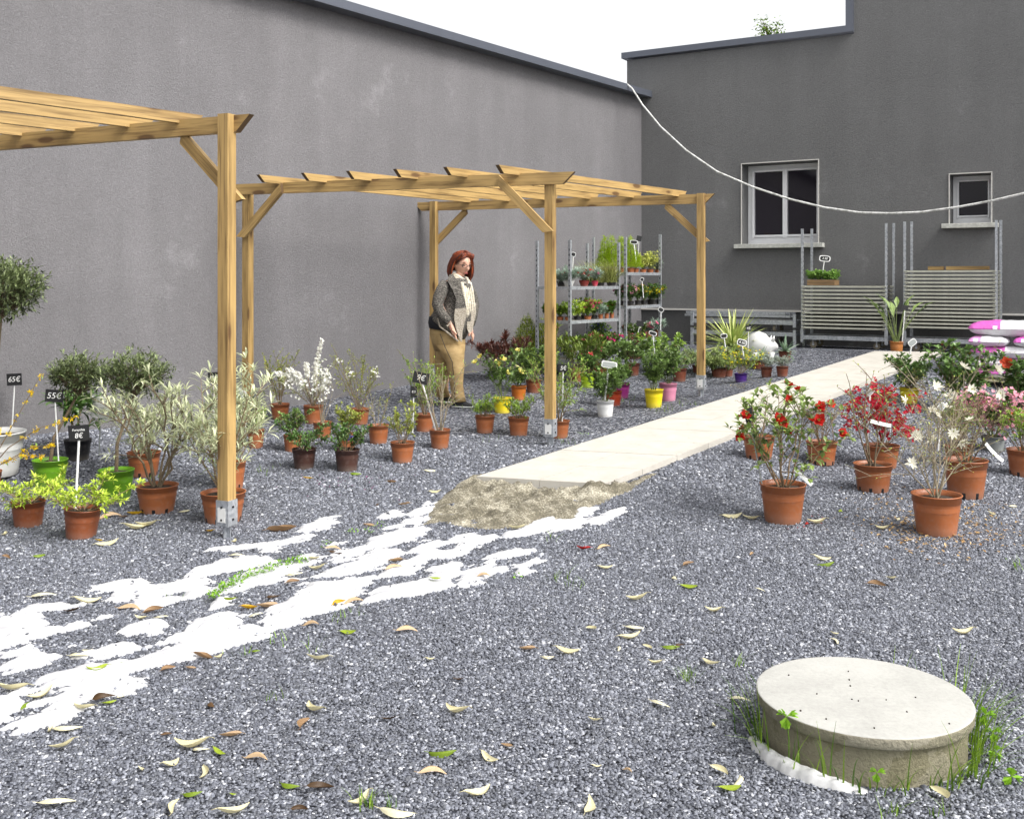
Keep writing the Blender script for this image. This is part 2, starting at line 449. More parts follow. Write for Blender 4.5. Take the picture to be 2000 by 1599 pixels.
def build_path():
    b = MB(); rows = 15
    for c in range(2):
        for r in range(rows):
            g = .006; du = .002
            t0 = (r / rows) ** 1.0; t1 = (r + 1) / rows
            # equal slab lengths on the ground
            u0, u1 = c * .5 + du * (c > 0), c * .5 + .5 - du * (c == 0)
            e = .0004
            P = [path_pt(u0, t0 + e, .05), path_pt(u1, t0 + e, .05), path_pt(u1, t1 - e, .05), path_pt(u0, t1 - e, .05)]
            j = random.Random(c * 50 + r).uniform(-.0007, .0007)
            top = [q + V((0, 0, j)) for q in P]; bot = [q - V((0, 0, .06)) for q in P]
            b.add(top + bot, [(0, 1, 2, 3), (0, 4, 5, 1), (1, 5, 6, 2), (2, 6, 7, 3), (3, 7, 4, 0)])
    return b.build('path', M_PATH)
struct(build_path())
PATHPOLY = np.array([tuple(q)[:2] for q in (PL0, PR0, PR1, PL1)])

# sand bed under the path
SANDPOLY = np.array([tuple(gp(600 + a / 2.857, 880 + b / 2.857))[:2] for a, b in
    [(690,330),(760,250),(840,190),(930,150),(1300,160),(1640,180),(1880,80),(2010,20),(1980,110),(1900,160),(1790,230),(1680,270),(1580,320),(1480,390),(1320,385),(1180,430),(990,440),(850,420),(740,400),(640,420)]])
def sand_mat():
    t = NT('wet_sand'); co = t.coord('Object'); a = t.noise(co, 9, 5); b = t.noise(co, 95, 5, .75)
    c = t.ramp(t.math('ADD', t.math('MULTIPLY', a, .4), t.math('MULTIPLY', b, .6)), [(.3, lin(34, 31, 24)), (.5, lin(112, 106, 90)), (.66, lin(206, 200, 182))])
    t.base(c); t.rough(.95); t.bump(b, .8, .008); return t.m
M_SAND = sand_mat()
def build_sand():
    lo, hi = SANDPOLY.min(0) - .05, SANDPOLY.max(0) + .05; st = .018
    xs = np.arange(lo[0], hi[0], st); ys = np.arange(lo[1], hi[1], st)
    P = np.array([(x, y) for y in ys for x in xs]); d = polydist(P, SANDPOLY) + .03 * sinnoise(P, 14, 14, 5)
    lump = sinnoise(P, 9, 9, 1) * .6 + sinnoise(P, 22, 22, 2) * .4 + sinnoise(P, 48, 48, 8) * .5
    h = np.clip(d * .5, -.03, .03) + lump * .075 * np.clip(d / .10, 0, 1)
    onpath = polydist(P, PATHPOLY) > -.05
    h = np.where(onpath, np.minimum(h, -.004 + .006 * sinnoise(P, 30, 30, 9)), h)
    vs = [(p[0], p[1], gz(p[0], p[1]) + k) for p, k in zip(P, h)]; n = len(xs)
    fs = []
    for j in range(len(ys) - 1):
        for i in range(n - 1):
            q = (j * n + i, j * n + i + 1, (j + 1) * n + i + 1, (j + 1) * n + i)
            if max(h[k] for k in q) > -.02: fs.append(q)
    b = MB(); b.add(vs, fs); o = b.build('sand', M_SAND, smooth=True); return o
struct(build_sand())

# white geotextile fabric, partly buried by the stones
def fabric_mat():
    t = NT('white_fleece'); co = t.coord('Object'); a = t.noise(co, 30, 4); b = t.noise(co, 5, 4)
    t.base(t.ramp(b, [(.3, (.42, .42, .44)), (.7, (.56, .56, .57))])); t.rough(.95); t.bump(a, .25, .004); return t.m
def build_fabric():
    allp = np.concatenate(FABPOLY); lo, hi = allp.min(0) - .06, allp.max(0) + .06; st = .012
    lo[0] = max(lo[0], -4.2)
    xs = np.arange(lo[0], hi[0], st); ys = np.arange(lo[1], hi[1], st)
    gx, gy = np.meshgrid(xs, ys); P = np.stack([gx.ravel(), gy.ravel()], 1)
    d = fabdist(P); n = len(xs)
    keep = d > -.12
    d2 = rag(d, P)
    ax = np.array([.80, .60]); pr = np.stack([P @ ax, P @ np.array([-.60, .80])], 1)       # folds run along the strip
    wr = sinnoise(pr, 2.5, 13, 11) * .75 + sinnoise(pr, 5, 34, 12) * .4 + sinnoise(pr, 14, 60, 17) * .14
    h = np.clip(d2 * .42 + .004, -.04, .016) + wr * .030 * np.clip(d2 / .07, 0, 1)
    h = np.where(d2 > .02, np.maximum(h, .006), h)
    ids = -np.ones(len(P), int); k = 0; vs = []
    idx = np.nonzero(keep)[0]; ids[idx] = np.arange(len(idx))
    vs = [(P[i, 0], P[i, 1], gz(P[i, 0], P[i, 1]) + h[i]) for i in idx]
    ok = keep.reshape(len(ys), n); g = ids.reshape(len(ys), n)
    m = ok[:-1, :-1] & ok[1:, :-1] & ok[:-1, 1:] & ok[1:, 1:]
    fs = np.stack([g[:-1, :-1][m], g[:-1, 1:][m], g[1:, 1:][m], g[1:, :-1][m]], 1).tolist()
    b = MB(); b.add(vs, fs); return b.build('fabric_strip', fabric_mat(), smooth=True)
fab = tag(build_fabric(), 'white fleece ground fabric showing in ragged patches through the grey gravel', 'ground fabric')

# loose slate chips: a mesh of real stones where single stones can be seen
MHC, MHR = gp(1682, 1385).xy, .30                       # manhole (moved below)
def build_chips():
    g = np.random.RandomState(7)
    st0 = 1; pts = []
    for y0, y1, sp in ((2.2, 3.6, .0092), (3.6, 4.8, .0102), (4.8, 6.4, .0122), (6.4, 8.2, .017)):
        ys = np.arange(y0, y1, sp)
        for y in ys:
            wv = y * .53 + .7
            xs = np.arange(-wv, wv, sp)
            q = np.stack([xs, np.full(len(xs), y)], 1) + g.uniform(-.6, .6, (len(xs), 2)) * sp
            pts.append(np.column_stack([q, np.full(len(xs), sp)]))
    Q = np.concatenate(pts); P = Q[:, :2]
    fd = rag(fabdist(P), P)
    keep = (fd < -.003) | ((g.rand(len(P)) < .010 * (sinnoise(P, 9, 9, 41) > .05)) & (fd < .10))
    keep &= polydist(P, PATHPOLY) < -.01
    sd_ = polydist(P, SANDPOLY)
    keep &= (sd_ < .0) | (g.rand(len(P)) < .05)
    keep &= np.hypot(P[:, 0] - MH[0], P[:, 1] - MH[1]) > MH_R + .004
    Q = Q[keep]; P = Q[:, :2]; fd = fd[keep]; n = len(P)
    # stone: apex, 5 upper, 5 lower ring
    ang = np.arange(5) * 2 * np.pi / 5
    ring = lambda r, z, o: np.stack([np.cos(ang + o) * r, np.sin(ang + o) * r, np.full(5, z)], 1)
    T = np.concatenate([[[.05, 0, .8]], ring(.72, .55, 0), ring(1.0, -.25, .3)])          # 11 verts
    sc = Q[:, 2] * g.uniform(.38, .78, n)
    sc *= np.where(g.rand(n) < .06, 1.5, 1)
    M = T[None] + g.normal(0, .17, (n, 11, 3))
    M *= np.stack([g.uniform(.75, 1.3, n), g.uniform(.6, 1.0, n), g.uniform(.45, .85, n)], 1)[:, None, :]
    # tilt then spin
    ta = g.normal(0, .35, (n, 1)); M = np.stack([M[..., 0], M[..., 1] * np.cos(ta) - M[..., 2] * np.sin(ta), M[..., 1] * np.sin(ta) + M[..., 2] * np.cos(ta)], -1)
    sa = g.uniform(0, 6.28, (n, 1)); M = np.stack([M[..., 0] * np.cos(sa) - M[..., 1] * np.sin(sa), M[..., 0] * np.sin(sa) + M[..., 1] * np.cos(sa), M[..., 2]], -1)
    M *= sc[:, None, None]
    # ground height on a lookup grid
    gxs = np.arange(-5.6, 5.6, .05); gys = np.arange(2.1, 8.5, .05)
    G = np.array([[gz(x, y) for x in gxs] for y in gys])
    fx = (P[:, 0] - gxs[0]) / .05; fy = (P[:, 1] - gys[0]) / .05; ix = fx.astype(int); iy = fy.astype(int); ux, uy = fx - ix, fy - iy
    Z = G[iy, ix] * (1 - ux) * (1 - uy) + G[iy, ix + 1] * ux * (1 - uy) + G[iy + 1, ix] * (1 - ux) * uy + G[iy + 1, ix + 1] * ux * uy
    Z += g.uniform(-.002, .003, n) + np.where(fd > .006, .022, 0)
    M[..., 0] += P[:, :1]; M[..., 1] += P[:, 1:2]; M[..., 2] += Z[:, None]
    verts = M.reshape(-1, 3)
    tri = np.array([(0, 1 + k, 1 + (k + 1) % 5) for k in range(5)]); quad = np.array([(1 + k, 6 + k, 6 + (k + 1) % 5, 1 + (k + 1) % 5) for k in range(5)])
    off = (np.arange(n) * 11)[:, None, None]
    loops = np.concatenate([(tri[None] + off).reshape(n, -1), (quad[None] + off).reshape(n, -1)], 1).ravel()
    cnt = np.tile(np.array([3] * 5 + [4] * 5), n); start = np.concatenate([[0], np.cumsum(cnt)[:-1]])
    me = bpy.data.meshes.new('gravel')
    me.vertices.add(len(verts)); me.vertices.foreach_set('co', verts.ravel().astype(np.float32))
    me.loops.add(len(loops)); me.loops.foreach_set('vertex_index', loops.astype(np.int32))
    me.polygons.add(len(cnt)); me.polygons.foreach_set('loop_start', start.astype(np.int32)); me.polygons.foreach_set('loop_total', cnt.astype(np.int32))
    a = me.attributes.new('tint', 'FLOAT', 'FACE')
    tone = g.beta(1.3, 1.75, n) * .92 + .06 * sinnoise(P, 3, 3, 31)
    tone = np.where(g.rand(n) < .07, g.uniform(.8, 1, n), tone)
    a.data.foreach_set('value', np.repeat(np.clip(tone, 0, 1), 10).astype(np.float32))
    me.update(calc_edges=True)
    t = NT('slate_chip'); at_ = t.n('ShaderNodeAttribute', attribute_name='tint')
    co = t.coord('Object'); t.base(t.mix(.35, t.ramp(at_.outputs['Fac'], STONE), t.ramp(t.noise(co, 300, 3), [(.3, (.10, .11, .14)), (.7, (.34, .35, .38))]))); t.rough(.6)
    me.materials.append(t.m)
    o = bpy.data.objects.new('gravel', me); COL.objects.link(o); return stuff(o)
MHp = gp(1690, 1535); MH = (MHp.x * 1.10 - .012, MHp.y + .268); MH_R = .285
build_chips()

# ------------------------------------------------------------------ buildings
CORN = V((1.80, 14.6, 0)); UL = V((-.593, -.805, 0)); UR = V((.857, -.516, 0)).normalized()
NL = V((.805, -.593, 0)); NR = V((-.516, -.857, 0)).normalized()
ZB = -.3
def frame(o, ux, uy):
    uz = V((0, 0, 1)); m = Matrix((ux, uy, uz)).transposed().to_4x4(); m.translation = o; return m
M_LW = stucco(LWALL, .17, 4, 0); M_RW = stucco(RWALL, .15, 4, 0)
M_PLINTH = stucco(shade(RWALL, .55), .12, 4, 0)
M_COPE = plain('grey_coping', lin(98, 102, 112), .35, .06, 3, .3)
M_BEAD = plain('pale_render_bead', (.62, .6, .56, 1), .8, .05)
M_SILL = plain('concrete_sill', (.50, .50, .46, 1), .9, .25, 25, 0, .3)
M_PVC = plain('white_pvc', (.86, .86, .87, 1), .35, .03)
gl = NT('dark_window_glass'); gl.base((.018, .015, .022, 1)); gl.rough(.04); gl.p.inputs['Specular IOR Level'].default_value = .35; M_GLASS = gl.m

# left building: local x runs along the wall towards the camera, y outwards (towards the yard)
LT = 3.935
bl = thing('rendered_building', 'long mid-grey rough-rendered building with a dark roof edge on the left of the yard', 'building', CORN, 0)
b = MB(); b.box((11, -2.5, (LT - .07 + ZB) / 2), (22, 5, LT - .07 - ZB)); ow = b.build('wall', M_LW, bl, mw=frame(V((0, 0, 0)), UL, NL))
b = MB(); b.box((10.98, -2.45, LT - .03), (22.1, 5.22, .085)); b.build('coping', M_COPE, bl, mw=frame(V((0, 0, 0)), UL, NL))

# right building with openings; local x along the wall, y outwards
def S(px): m = (px - CX) / F; return (m * CORN.y - CORN.x) / (UR.x - m * UR.y)
def WZ(px, py): s = S(px); return H - (py - YH) * (CORN.y + UR.y * s) / F
br = thing('rendered_building', 'tall dark grey rendered building with two white windows at the back of the yard', 'building', CORN, 0)
FR = frame(V((0, 0, 0)), UR, NR)
sE, sStep, sEnd = -.22, S(1668), 15.0; zT, zTop = WZ(1440, 84), 7.6
zL = WZ(1450, 606)                                                     # pale line above the plinth
W1 = (S(1449), S(1598), WZ(1449, 477), WZ(1449, 322)); W2 = (S(1855), S(1936), WZ(1855, 437), WZ(1855, 342))
def wall_panel(wins):
    b = MB(); ss = sorted({sE, sStep, sEnd} | {q for w_ in wins for q in w_[:2]}); zs = sorted({zL, zT - .06, zTop - .06} | {q for w_ in wins for q in w_[2:]})
    for i in range(len(ss) - 1):
        for j in range(len(zs) - 1):
            s0, s1, z0, z1 = ss[i], ss[i + 1], zs[j], zs[j + 1]; sm, zm = (s0 + s1) / 2, (z0 + z1) / 2
            if any(a < sm < c and e < zm < f for a, c, e, f in wins): continue
            if sm < sStep and zm > zT - .06: continue
            b.add([V((s0, 0, z0)), V((s1, 0, z0)), V((s1, 0, z1)), V((s0, 0, z1))], [(0, 1, 2, 3)])
    for a, c, e, f in wins:
        D = -.34
        for q in ([(a, 0, e), (a, 0, f), (a, D, f), (a, D, e)], [(c, 0, f), (c, 0, e), (c, D, e), (c, D, f)], [(a, 0, f), (c, 0, f), (c, D, f), (a, D, f)], [(c, 0, e), (a, 0, e), (a, D, e), (c, D, e)]):
            b.add([V(x) for x in q], [(0, 1, 2, 3)])
    # returns and back of the block
    b.add([V((sE, 0, zL)), V((sE, 0, zT - .06)), V((sE, -6, zT - .06)), V((sE, -6, zL))], [(0, 1, 2, 3)])
    b.add([V((sStep, 0, zT - .06)), V((sStep, 0, zTop - .06)), V((sStep, -6, zTop - .06)), V((sStep, -6, zT - .06))], [(0, 1, 2, 3)])
    b.add([V((sE, -.2, zT - .07)), V((sStep, -.2, zT - .07)), V((sStep, -6, zT - .07)), V((sE, -6, zT - .07))], [(0, 1, 2, 3)])
    b.add([V((sStep, 0, zTop - .07)), V((sEnd, 0, zTop - .07)), V((sEnd, -6, zTop - .07)), V((sStep, -6, zTop - .07))], [(0, 1, 2, 3)])
    return b
wall_panel([W1, W2]).build('wall', M_RW, br, mw=FR)
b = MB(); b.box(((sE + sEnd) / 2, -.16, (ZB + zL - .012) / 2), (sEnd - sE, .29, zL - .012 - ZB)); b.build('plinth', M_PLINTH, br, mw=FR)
b = MB(); b.box(((sE + sEnd) / 2, -.02, zL), (sEnd - sE, .07, .022)); b.build('base_bead', M_BEAD, br, mw=FR)
b = MB(); ch = .082
b.box(((sE - .06 + sStep) / 2, -.12, zT), (sStep - sE + .06, .36, ch)); b.box((sStep - .045, -.12, (zT + ch / 2 + zTop) / 2), (.09, .36, zTop - zT - ch / 2))
b.box(((sStep - .09 + sEnd) / 2, -.12, zTop + .05), (sEnd - sStep + .09, .36, ch)); b.build('coping', M_COPE, br, mw=FR)
def window(wd, leaves, nm):
    a, c, e, f = wd; small = nm == 'small'; wn = thing('window', '', ''); del wn['label']; del wn['category']
    wn.parent = br; wn.matrix_local = FR
    fr = MB(); t = .045 if small else .055; y0 = -.29
    fr.box(((a + c) / 2, y0, f - t / 2), (c - a, .07, t)); fr.box(((a + c) / 2, y0, e + t / 2 + .02), (c - a, .07, t + .04))
    fr.box((a + t / 2, y0, (e + f) / 2), (t, .069, f - e - .01)); fr.box((c - t / 2, y0, (e + f) / 2), (t, .069, f - e - .01))
    n = leaves; wl = (c - a - 2 * t) / n
    for k in range(n):
        x0 = a + t + k * wl; x1 = x0 + wl; q = .02 if small else .03
        for cx, cz, sx, sz in (((x0 + x1) / 2, f - t - q / 2, wl, q), ((x0 + x1) / 2, e + t + .04 + q / 2, wl, q)): fr.box((cx, y0 + .022, cz), (sx, .06, sz))
        for cx in (x0 + q / 2, x1 - q / 2): fr.box((cx, y0 + .0225, (e + f) / 2), (q, .0585, f - e - 2 * t - .045))
        pn = MB(); pn.box(((x0 + x1) / 2, y0 - .012, (e + f) / 2), (wl - .01, .012, f - e - 2 * t)); pn.build('pane', M_GLASS, wn)
    bevel(fr.build('frame', M_PVC, wn), .005)
    sl_ = MB(); sl_.box(((a + c) / 2, .035, e - .03), (c - a + .16, .12, .055)); sl_.box(((a + c) / 2, -.16, e - .012), (c - a - .004, .262, .02)); bevel(sl_.build('sill', M_SILL, wn), .004)
    bd = MB(); q = .011
    bd.box((a - q / 2, .003, (e + f) / 2), (q, .012, f - e + .01)); bd.box((c + q / 2, .003, (e + f) / 2), (q, .012, f - e + .01)); bd.box(((a + c) / 2, .003, f + q / 2 + .006), (c - a + 2 * q, .012, q))
    bd.build('bead', M_BEAD, wn)
    return wn
window(W1, 2, 'large'); window(W2, 1, 'small')

# white cable sagging in front of the back wall
cpx = [(x, y, d * .9) for x, y, d in [(1224, 164, 15.55), (1234, 172, 15.50), (1255, 205, 15.4), (1290, 247, 15.2), (1340, 293, 14.9), (1400, 335, 14.6), (1470, 366, 14.3), (1540, 389, 14.0), (1610, 406, 13.7), (1680, 415, 13.4), (1740, 417, 13.15), (1800, 414, 12.9), (1870, 404, 12.65), (1940, 391, 12.4), (2000, 377, 12.2), (2150, 330, 11.8), (2400, 220, 11.2)]]
b = MB(); rr = random.Random(4)
b.tube([at(x, y, d) + V((0, 0, rr.uniform(-.006, .006))) for x, y, d in cpx], .0125, 8)
t = NT('twisted_white_rope'); co = t.coord('Object'); t.base(t.ramp(t.noise(co, 18, 4), [(.35, (.38, .38, .36)), (.6, (.72, .72, .70))])); t.rough(.8); t.bump(t.noise(co, 60, 2), .5, .01)
tag(b.build('cable', t.m, smooth=True), 'white twisted cable sagging across the back wall from the roof corner', 'cable')

# twigs of a tree just showing over the back roof
def roof_tree():
    root = at(1505, 90, 21.0); root.z = 0
    T = thing('tree', 'tree behind the back building, only its leafy top twigs showing over the roof edge', 'tree', root)
    s = MB(); l = MB(); g = random.Random(5)
    ztop = at(1507, 46, 21.0).z
    s.tube([(0, 0, .2), (.1, .05, 2), (0, 0, 3.8), (.03, 0, ztop - .35)], [.16, .13, .08, .03], 8)
    for k in range(34):
        a = g.uniform(0, 6.28); z = ztop - .16 - abs(g.gauss(0, .5)); r = g.uniform(.06, .26) + (ztop - z) * .35
        p0 = V((0, 0, z - .25)); p1 = V((math.cos(a) * r, math.sin(a) * r, z + g.uniform(.05, .32)))
        s.tube([p0, p0.lerp(p1, .5) + V((0, 0, .06)), p1], [.016, .008, .003], 5)
        for j in range(34):
            q = p0.lerp(p1, g.uniform(.3, 1)) + V((g.gauss(0, .07), g.gauss(0, .07), g.gauss(0, .06)))
            l.leaf(q, V((g.gauss(0, 1), g.gauss(0, 1), g.gauss(.2, .6))), g.uniform(.05, .09), .045, tint=g.random())
    s.build('trunk', M_BARK, T); l.build('crown', leafmat(lin(60, 95, 25), lin(150, 180, 60)), T)
roof_tree()
# ------------------------------------------------------------------ pergolas
def timber(name, p0, p1, wid, hgt, parent, cut0=0, cut1=0, up=V((0, 0, 1)), org=V((0, 0, 0))):
    """a beam in its own frame (local x along the grain); cut = how much shorter the underside is at that end"""
    p0, p1 = V(p0), V(p1); x = (p1 - p0); L = x.length; x.normalize()
    y = up.cross(x).normalized(); z = x.cross(y)
    m = Matrix((x, y, z)).transposed().to_4x4(); m.translation = p0 - org
    h, w_ = hgt / 2, wid / 2
    vs = [V(q) for q in ((cut0, -w_, -h), (L - cut1, -w_, -h), (L - cut1, w_, -h), (cut0, w_, -h), (0, -w_, h), (L, -w_, h), (L, w_, h), (0, w_, h))]
    b = MB(); b.add(vs, [(3, 2, 1, 0), (4, 5, 6, 7), (0, 1, 5, 4), (2, 3, 7, 6)]); b.add([vs[i] for i in (0, 3, 7, 4)], [(0, 1, 2, 3)][::1], 1); b.add([vs[i] for i in (1, 5, 6, 2)], [(0, 1, 2, 3)], 1)
    o = b.build(name, [M_WOOD, M_WOODEND], parent, mw=m); return o

M_FOOT = galv(1.0)
M_LABEL = plain('paper_label', (.75, .75, .73, 1), .6, .03)
def post_at(root, org, x, y, ztop, yaw, label_=True, dz=0):
    z0 = gz(x, y); w_ = .066
    o = timber('post', V((x, y, z0 + .145 + dz)), V((x, y, ztop)), w_, w_, root, up=V((math.cos(yaw), math.sin(yaw), 0)), org=org)
    ft = MB(); rot = Matrix.Rotation(yaw, 3, 'Z'); c = V((x, y, z0)) - org; q = w_ + .008; t = .004
    for sx, sy in ((1, 0), (-1, 0), (0, 1), (0, -1)):
        ft.box(c + rot @ V((sx * q / 2, sy * q / 2, .135 + dz)), (t if sx else q + t, t if sy else q + t * .9, .13), rot)
    ft.box(c + rot @ V((0, 0, .068 + dz)), (q, q, .006), rot)
    ft.box(c + rot @ V((0, 0, .0 + dz)), (.05, .006, .14), rot); ft.box(c + rot @ V((0, 0, .0 + dz)), (.0058, .05, .14), rot)
    f = ft.build('post_foot', M_FOOT, root)
    for zz in (.10, .165):
        for sx, sy in ((1, 0), (0, -1)):
            bo = MB()
            bo.tube([c + rot @ V((sx * (q / 2 + .001), sy * (q / 2 + .001), zz + dz)), c + rot @ V((sx * (q / 2 + .008), sy * (q / 2 + .008), zz + dz))], .006, 8)
            bo.build('bolt', M_BLACK, f)
    if label_:
        lb = MB(); lb.box(c + rot @ V((0, -q / 2 - .0045, .125 + dz)), (.05, .002, .075), rot)
        lo = lb.build('label', M_LABEL, f)
    return o

def pergola(root_xy, label, nA, fA, nC, fC, ztop, yaw, rafs, posts, ext=.24):
    """nA-nC near beam (on the camera side), fA-fC far beam"""
    org = V((root_xy[0], root_xy[1], gz(*root_xy)))
    T = thing('pergola', label, 'pergola', org)
    nA, nC, fA, fC = (V((q[0], q[1], 0)) for q in (nA, nC, fA, fC))
    u = (nA - nC).normalized(); v = (fA - nA).normalized(); bw, bh = .04, .088
    un = V((-u.y, u.x, 0));  un = un if un.dot(v) > 0 else -un           # horizontal, away from the camera
    zc = ztop - bh / 2
    off = .066 / 2 + bw / 2 - .018
    for A, C, sgn, eA, eC in ((nA, nC, -1, ext * .85, ext * .75), (fA, fC, 1, ext * .5, ext)):
        P, Q = C - u * eC + un * off * sgn, A + u * eA + un * off * sgn
        timber('beam', V((P.x, P.y, zc)), V((Q.x, Q.y, zc)), bw, bh, T, .09, .09, org=org)
        for pt, s_ in ((A, -1), (C, 1)):                                    # braces between post and beam
            o2 = un * (off + bw * (1.0 if sgn < 0 else .9)) * sgn
            if sgn < 0 and s_ < 0: o2 = un * (off + bw + .002) * sgn
            lo = pt - u * s_ * .03 + o2; hi = pt + u * s_ * .40 + o2
            if sgn < 0: timber('brace', V((lo.x, lo.y, ztop - .46)), V((hi.x, hi.y, ztop - .03)), .036, .062, T, .05, .05, org=org)
            else:
                o3 = un * .05
                lo = pt - u * s_ * .05 + o3; hi = pt + u * s_ * .36 + o3
                timber('brace', V((lo.x, lo.y, ztop - .46)), V((hi.x, hi.y, ztop - .075)), .032, .062, T, .04, .04, org=org)
    for t in rafs:                                                          # rafters notched over both beams
        a = nC.lerp(nA, t); c = fC.lerp(fA, t); d = (c - a).normalized()
        p, q = a - d * .30, c + d * .17
        timber('rafter', V((p.x, p.y, ztop + .016)), V((q.x, q.y, ztop + .012)), .034, .058, T, .06, .045, org=org)
    for p in posts: post_at(T, org, p[0], p[1], ztop - (.03 if p[2] < 0 else -.004), yaw)
    return T
A_, B_, C_, D_ = (.286, 7.84), (1.755, 9.74), (-2.21, 8.78), (-.80, 10.75)
YAW = math.atan2(1.21, -2.57) + math.pi
pergola(A_, 'free-standing wooden pergola in the middle of the yard, its four legs all in view', A_, B_, C_, D_, 2.14, YAW,
        [.14, .295, .447, .60, .757, .915], [(*A_, -1), (*C_, -1), (*B_, 1), (*D_, 1)])
P1 = V((-1.489, 5.48, 0)); u1 = V((-.905, .426, 0)); v1 = V((.62, .785, 0))
P1n = P1 - v1 * 2.45; P1c = P1 + u1 * 2.3; P1nc = P1n + u1 * 2.3
pergola((P1.x, P1.y), 'wooden pergola cut off by the left edge, with one thick leg on a galvanised spike', P1n, P1, P1nc, P1c, 2.205, math.atan2(.426, -.905) + math.pi,
        [.845, .69, .51, .325, .14], [(P1.x, P1.y, 1), (P1n.x, P1n.y, -1), (P1c.x, P1c.y, 1), (P1nc.x, P1nc.y, -1)], .27)

# ------------------------------------------------------------------ concrete manhole
def concrete(n, c, moss):
    t = NT(n); co = t.coord('Object'); a = t.noise(co, 4, 6, .65); f = t.noise(co, 70, 5, .7)
    col = t.ramp(t.math('ADD', t.math('MULTIPLY', a, .6), t.math('MULTIPLY', f, .4)), [(.3, shade(c, .72)), (.55, c), (.75, shade(c, 1.12))])
    if moss: col = t.mix(t.math('MULTIPLY', t.math('GREATER_THAN', t.noise(co, 6, 5), .5), .35), col, lin(96, 92, 52))
    pit = t.n('ShaderNodeTexVoronoi'); t.l(co, pit.inputs['Vector']); pit.inputs['Scale'].default_value = 55
    t.base(col); t.rough(.92); t.bump(t.math('ADD', f, t.math('MULTIPLY', t.math('LESS_THAN', pit.outputs[0], .12), -.5)), 1.0 if moss else .25, .012 if moss else .005); return t.m
T = thing('manhole', 'round raised concrete manhole with a pale flat cover, weeds growing around it', 'manhole', (MH[0], MH[1], gz(*MH)))
b = MB(); g = random.Random(3)
b.lathe([(.282, -.06), (.283, .05), (.284, .107)], 72, wob=.004); b.build('ring', concrete('ring_concrete', lin(146, 140, 118), True), T, smooth=True)
b = MB(); b.lathe([(.0, .108), (.298, .108), (.301, .112), (.303, .136), (.3025, .1395), (.301, .1408), (.298, .1414), (.29, .1417), (.2, .142), (0, .142)], 96)
for k in range(14):
    a, r = g.uniform(0, 6.28), g.uniform(.05, .27); b.box((r * math.cos(a), r * math.sin(a), .1435), (g.uniform(.002, .005), g.uniform(.002, .004), .003), Matrix.Rotation(a, 3, 'Z'), 1)
b.mi = [2 if (m == 0 and max(b.v[i].z for i in f) < .1397) else m for m, f in zip(b.mi, b.f)]
o = b.build('cover', [concrete('cover_concrete', lin(170, 169, 164), False), M_SOIL, concrete('cover_edge_concrete', lin(160, 154, 136), True)], T, smooth=True)
# white plastic edging round the foot of the manhole
b = MB(); vs = []; n = 44
for k in range(n + 1):
    a = R(174 + k * 80 / n); e = math.sin(k / n * math.pi) ** .6; wv = math.sin(k * .9) * .4 + math.sin(k * 2.3 + 1) * .3
    for r, z in ((.290, -.01), (.296 + .006 * e, .022 * e), (.306 + .014 * e + .004 * wv, .036 * e + .006 * wv), (.320 + .022 * e + .006 * wv, .024 * e + .005 * wv), (.326 + .026 * e, -.012)):
        vs.append(V((MH[0] + r * math.cos(a), MH[1] + r * math.sin(a), gz(*MH) + z)))
b.add(vs, [(k * 5 + q, k * 5 + q + 1, k * 5 + q + 6, k * 5 + q + 5) for k in range(n) for q in range(4)])
tag(b.build('edging_strip', plain('soft_white_plastic', (.5, .5, .5, 1), .45, .15, 30), smooth=True), 'crumpled white plastic strip curled round the left foot of the concrete manhole', 'plastic strip')

# ------------------------------------------------------------------ galvanised plant trolleys
def trolley_post(T, x, y, z0, z1, face, nm='post'):
    b = MB(); rot = Matrix((face, V((-face.y, face.x, 0)), V((0, 0, 1)))).transposed()
    c = V((x, y, (z0 + z1) / 2)); b.box(c, (.026, .03, z1 - z0), rot); b.box(V((x, y, z0 + .09)), (.034, .038, .16), rot)
    n = int((z1 - z0 - .25) / .055)
    for k in range(n):
        z = z0 + .22 + k * .055
        b.box(V((x, y, z)), (.0272, .010, .022), rot, 1)
    return b.build(nm, [M_GALV, M_BLACK], T)
def deck(b, p, L, D, a, d, z, th=.02, lip=.035):
    rot = Matrix((a, d, V((0, 0, 1)))).transposed(); c = p + a * L / 2 + d * D / 2
    b.box(V((c.x, c.y, z)), (L - .03, D - .03, th * .5), rot, 1)
    for s in (0, 1):
        q = p + a * L / 2 + d * D * s; b.box(V((q.x, q.y, z - .004)), (L - .036, .022, lip), rot)
        q = p + a * L * s + d * D / 2; b.box(V((q.x, q.y, z - .003)), (.02, D - .036, lip * .9), rot)
M_PLY = plain('shelf_board', lin(150, 146, 134), .7, .2, 12); M_PLYW = plain('shelf_board', lin(178, 172, 140), .7, .15, 12)
M_RUB = plain('grey_rubber', lin(120, 112, 95), .6, .2)
def wheel(T, p, ax):
    b = MB(); p = V(p); b.tube([p - ax * .014, p + ax * .014], .042, 16, 1); b.tube([p - ax * .017, p + ax * .017], .016, 10)
    b.box(p + V((0, 0, .03)), (.05, .04, .05), Matrix((ax, V((-ax.y, ax.x, 0)), V((0, 0, 1)))).transposed() @ Matrix.Diagonal((.9, .3, 1)))
    b.box(p + V((0, 0, .055)), (.05, .05, .012)); return b.build('wheel', [M_GALV, M_RUB], T)
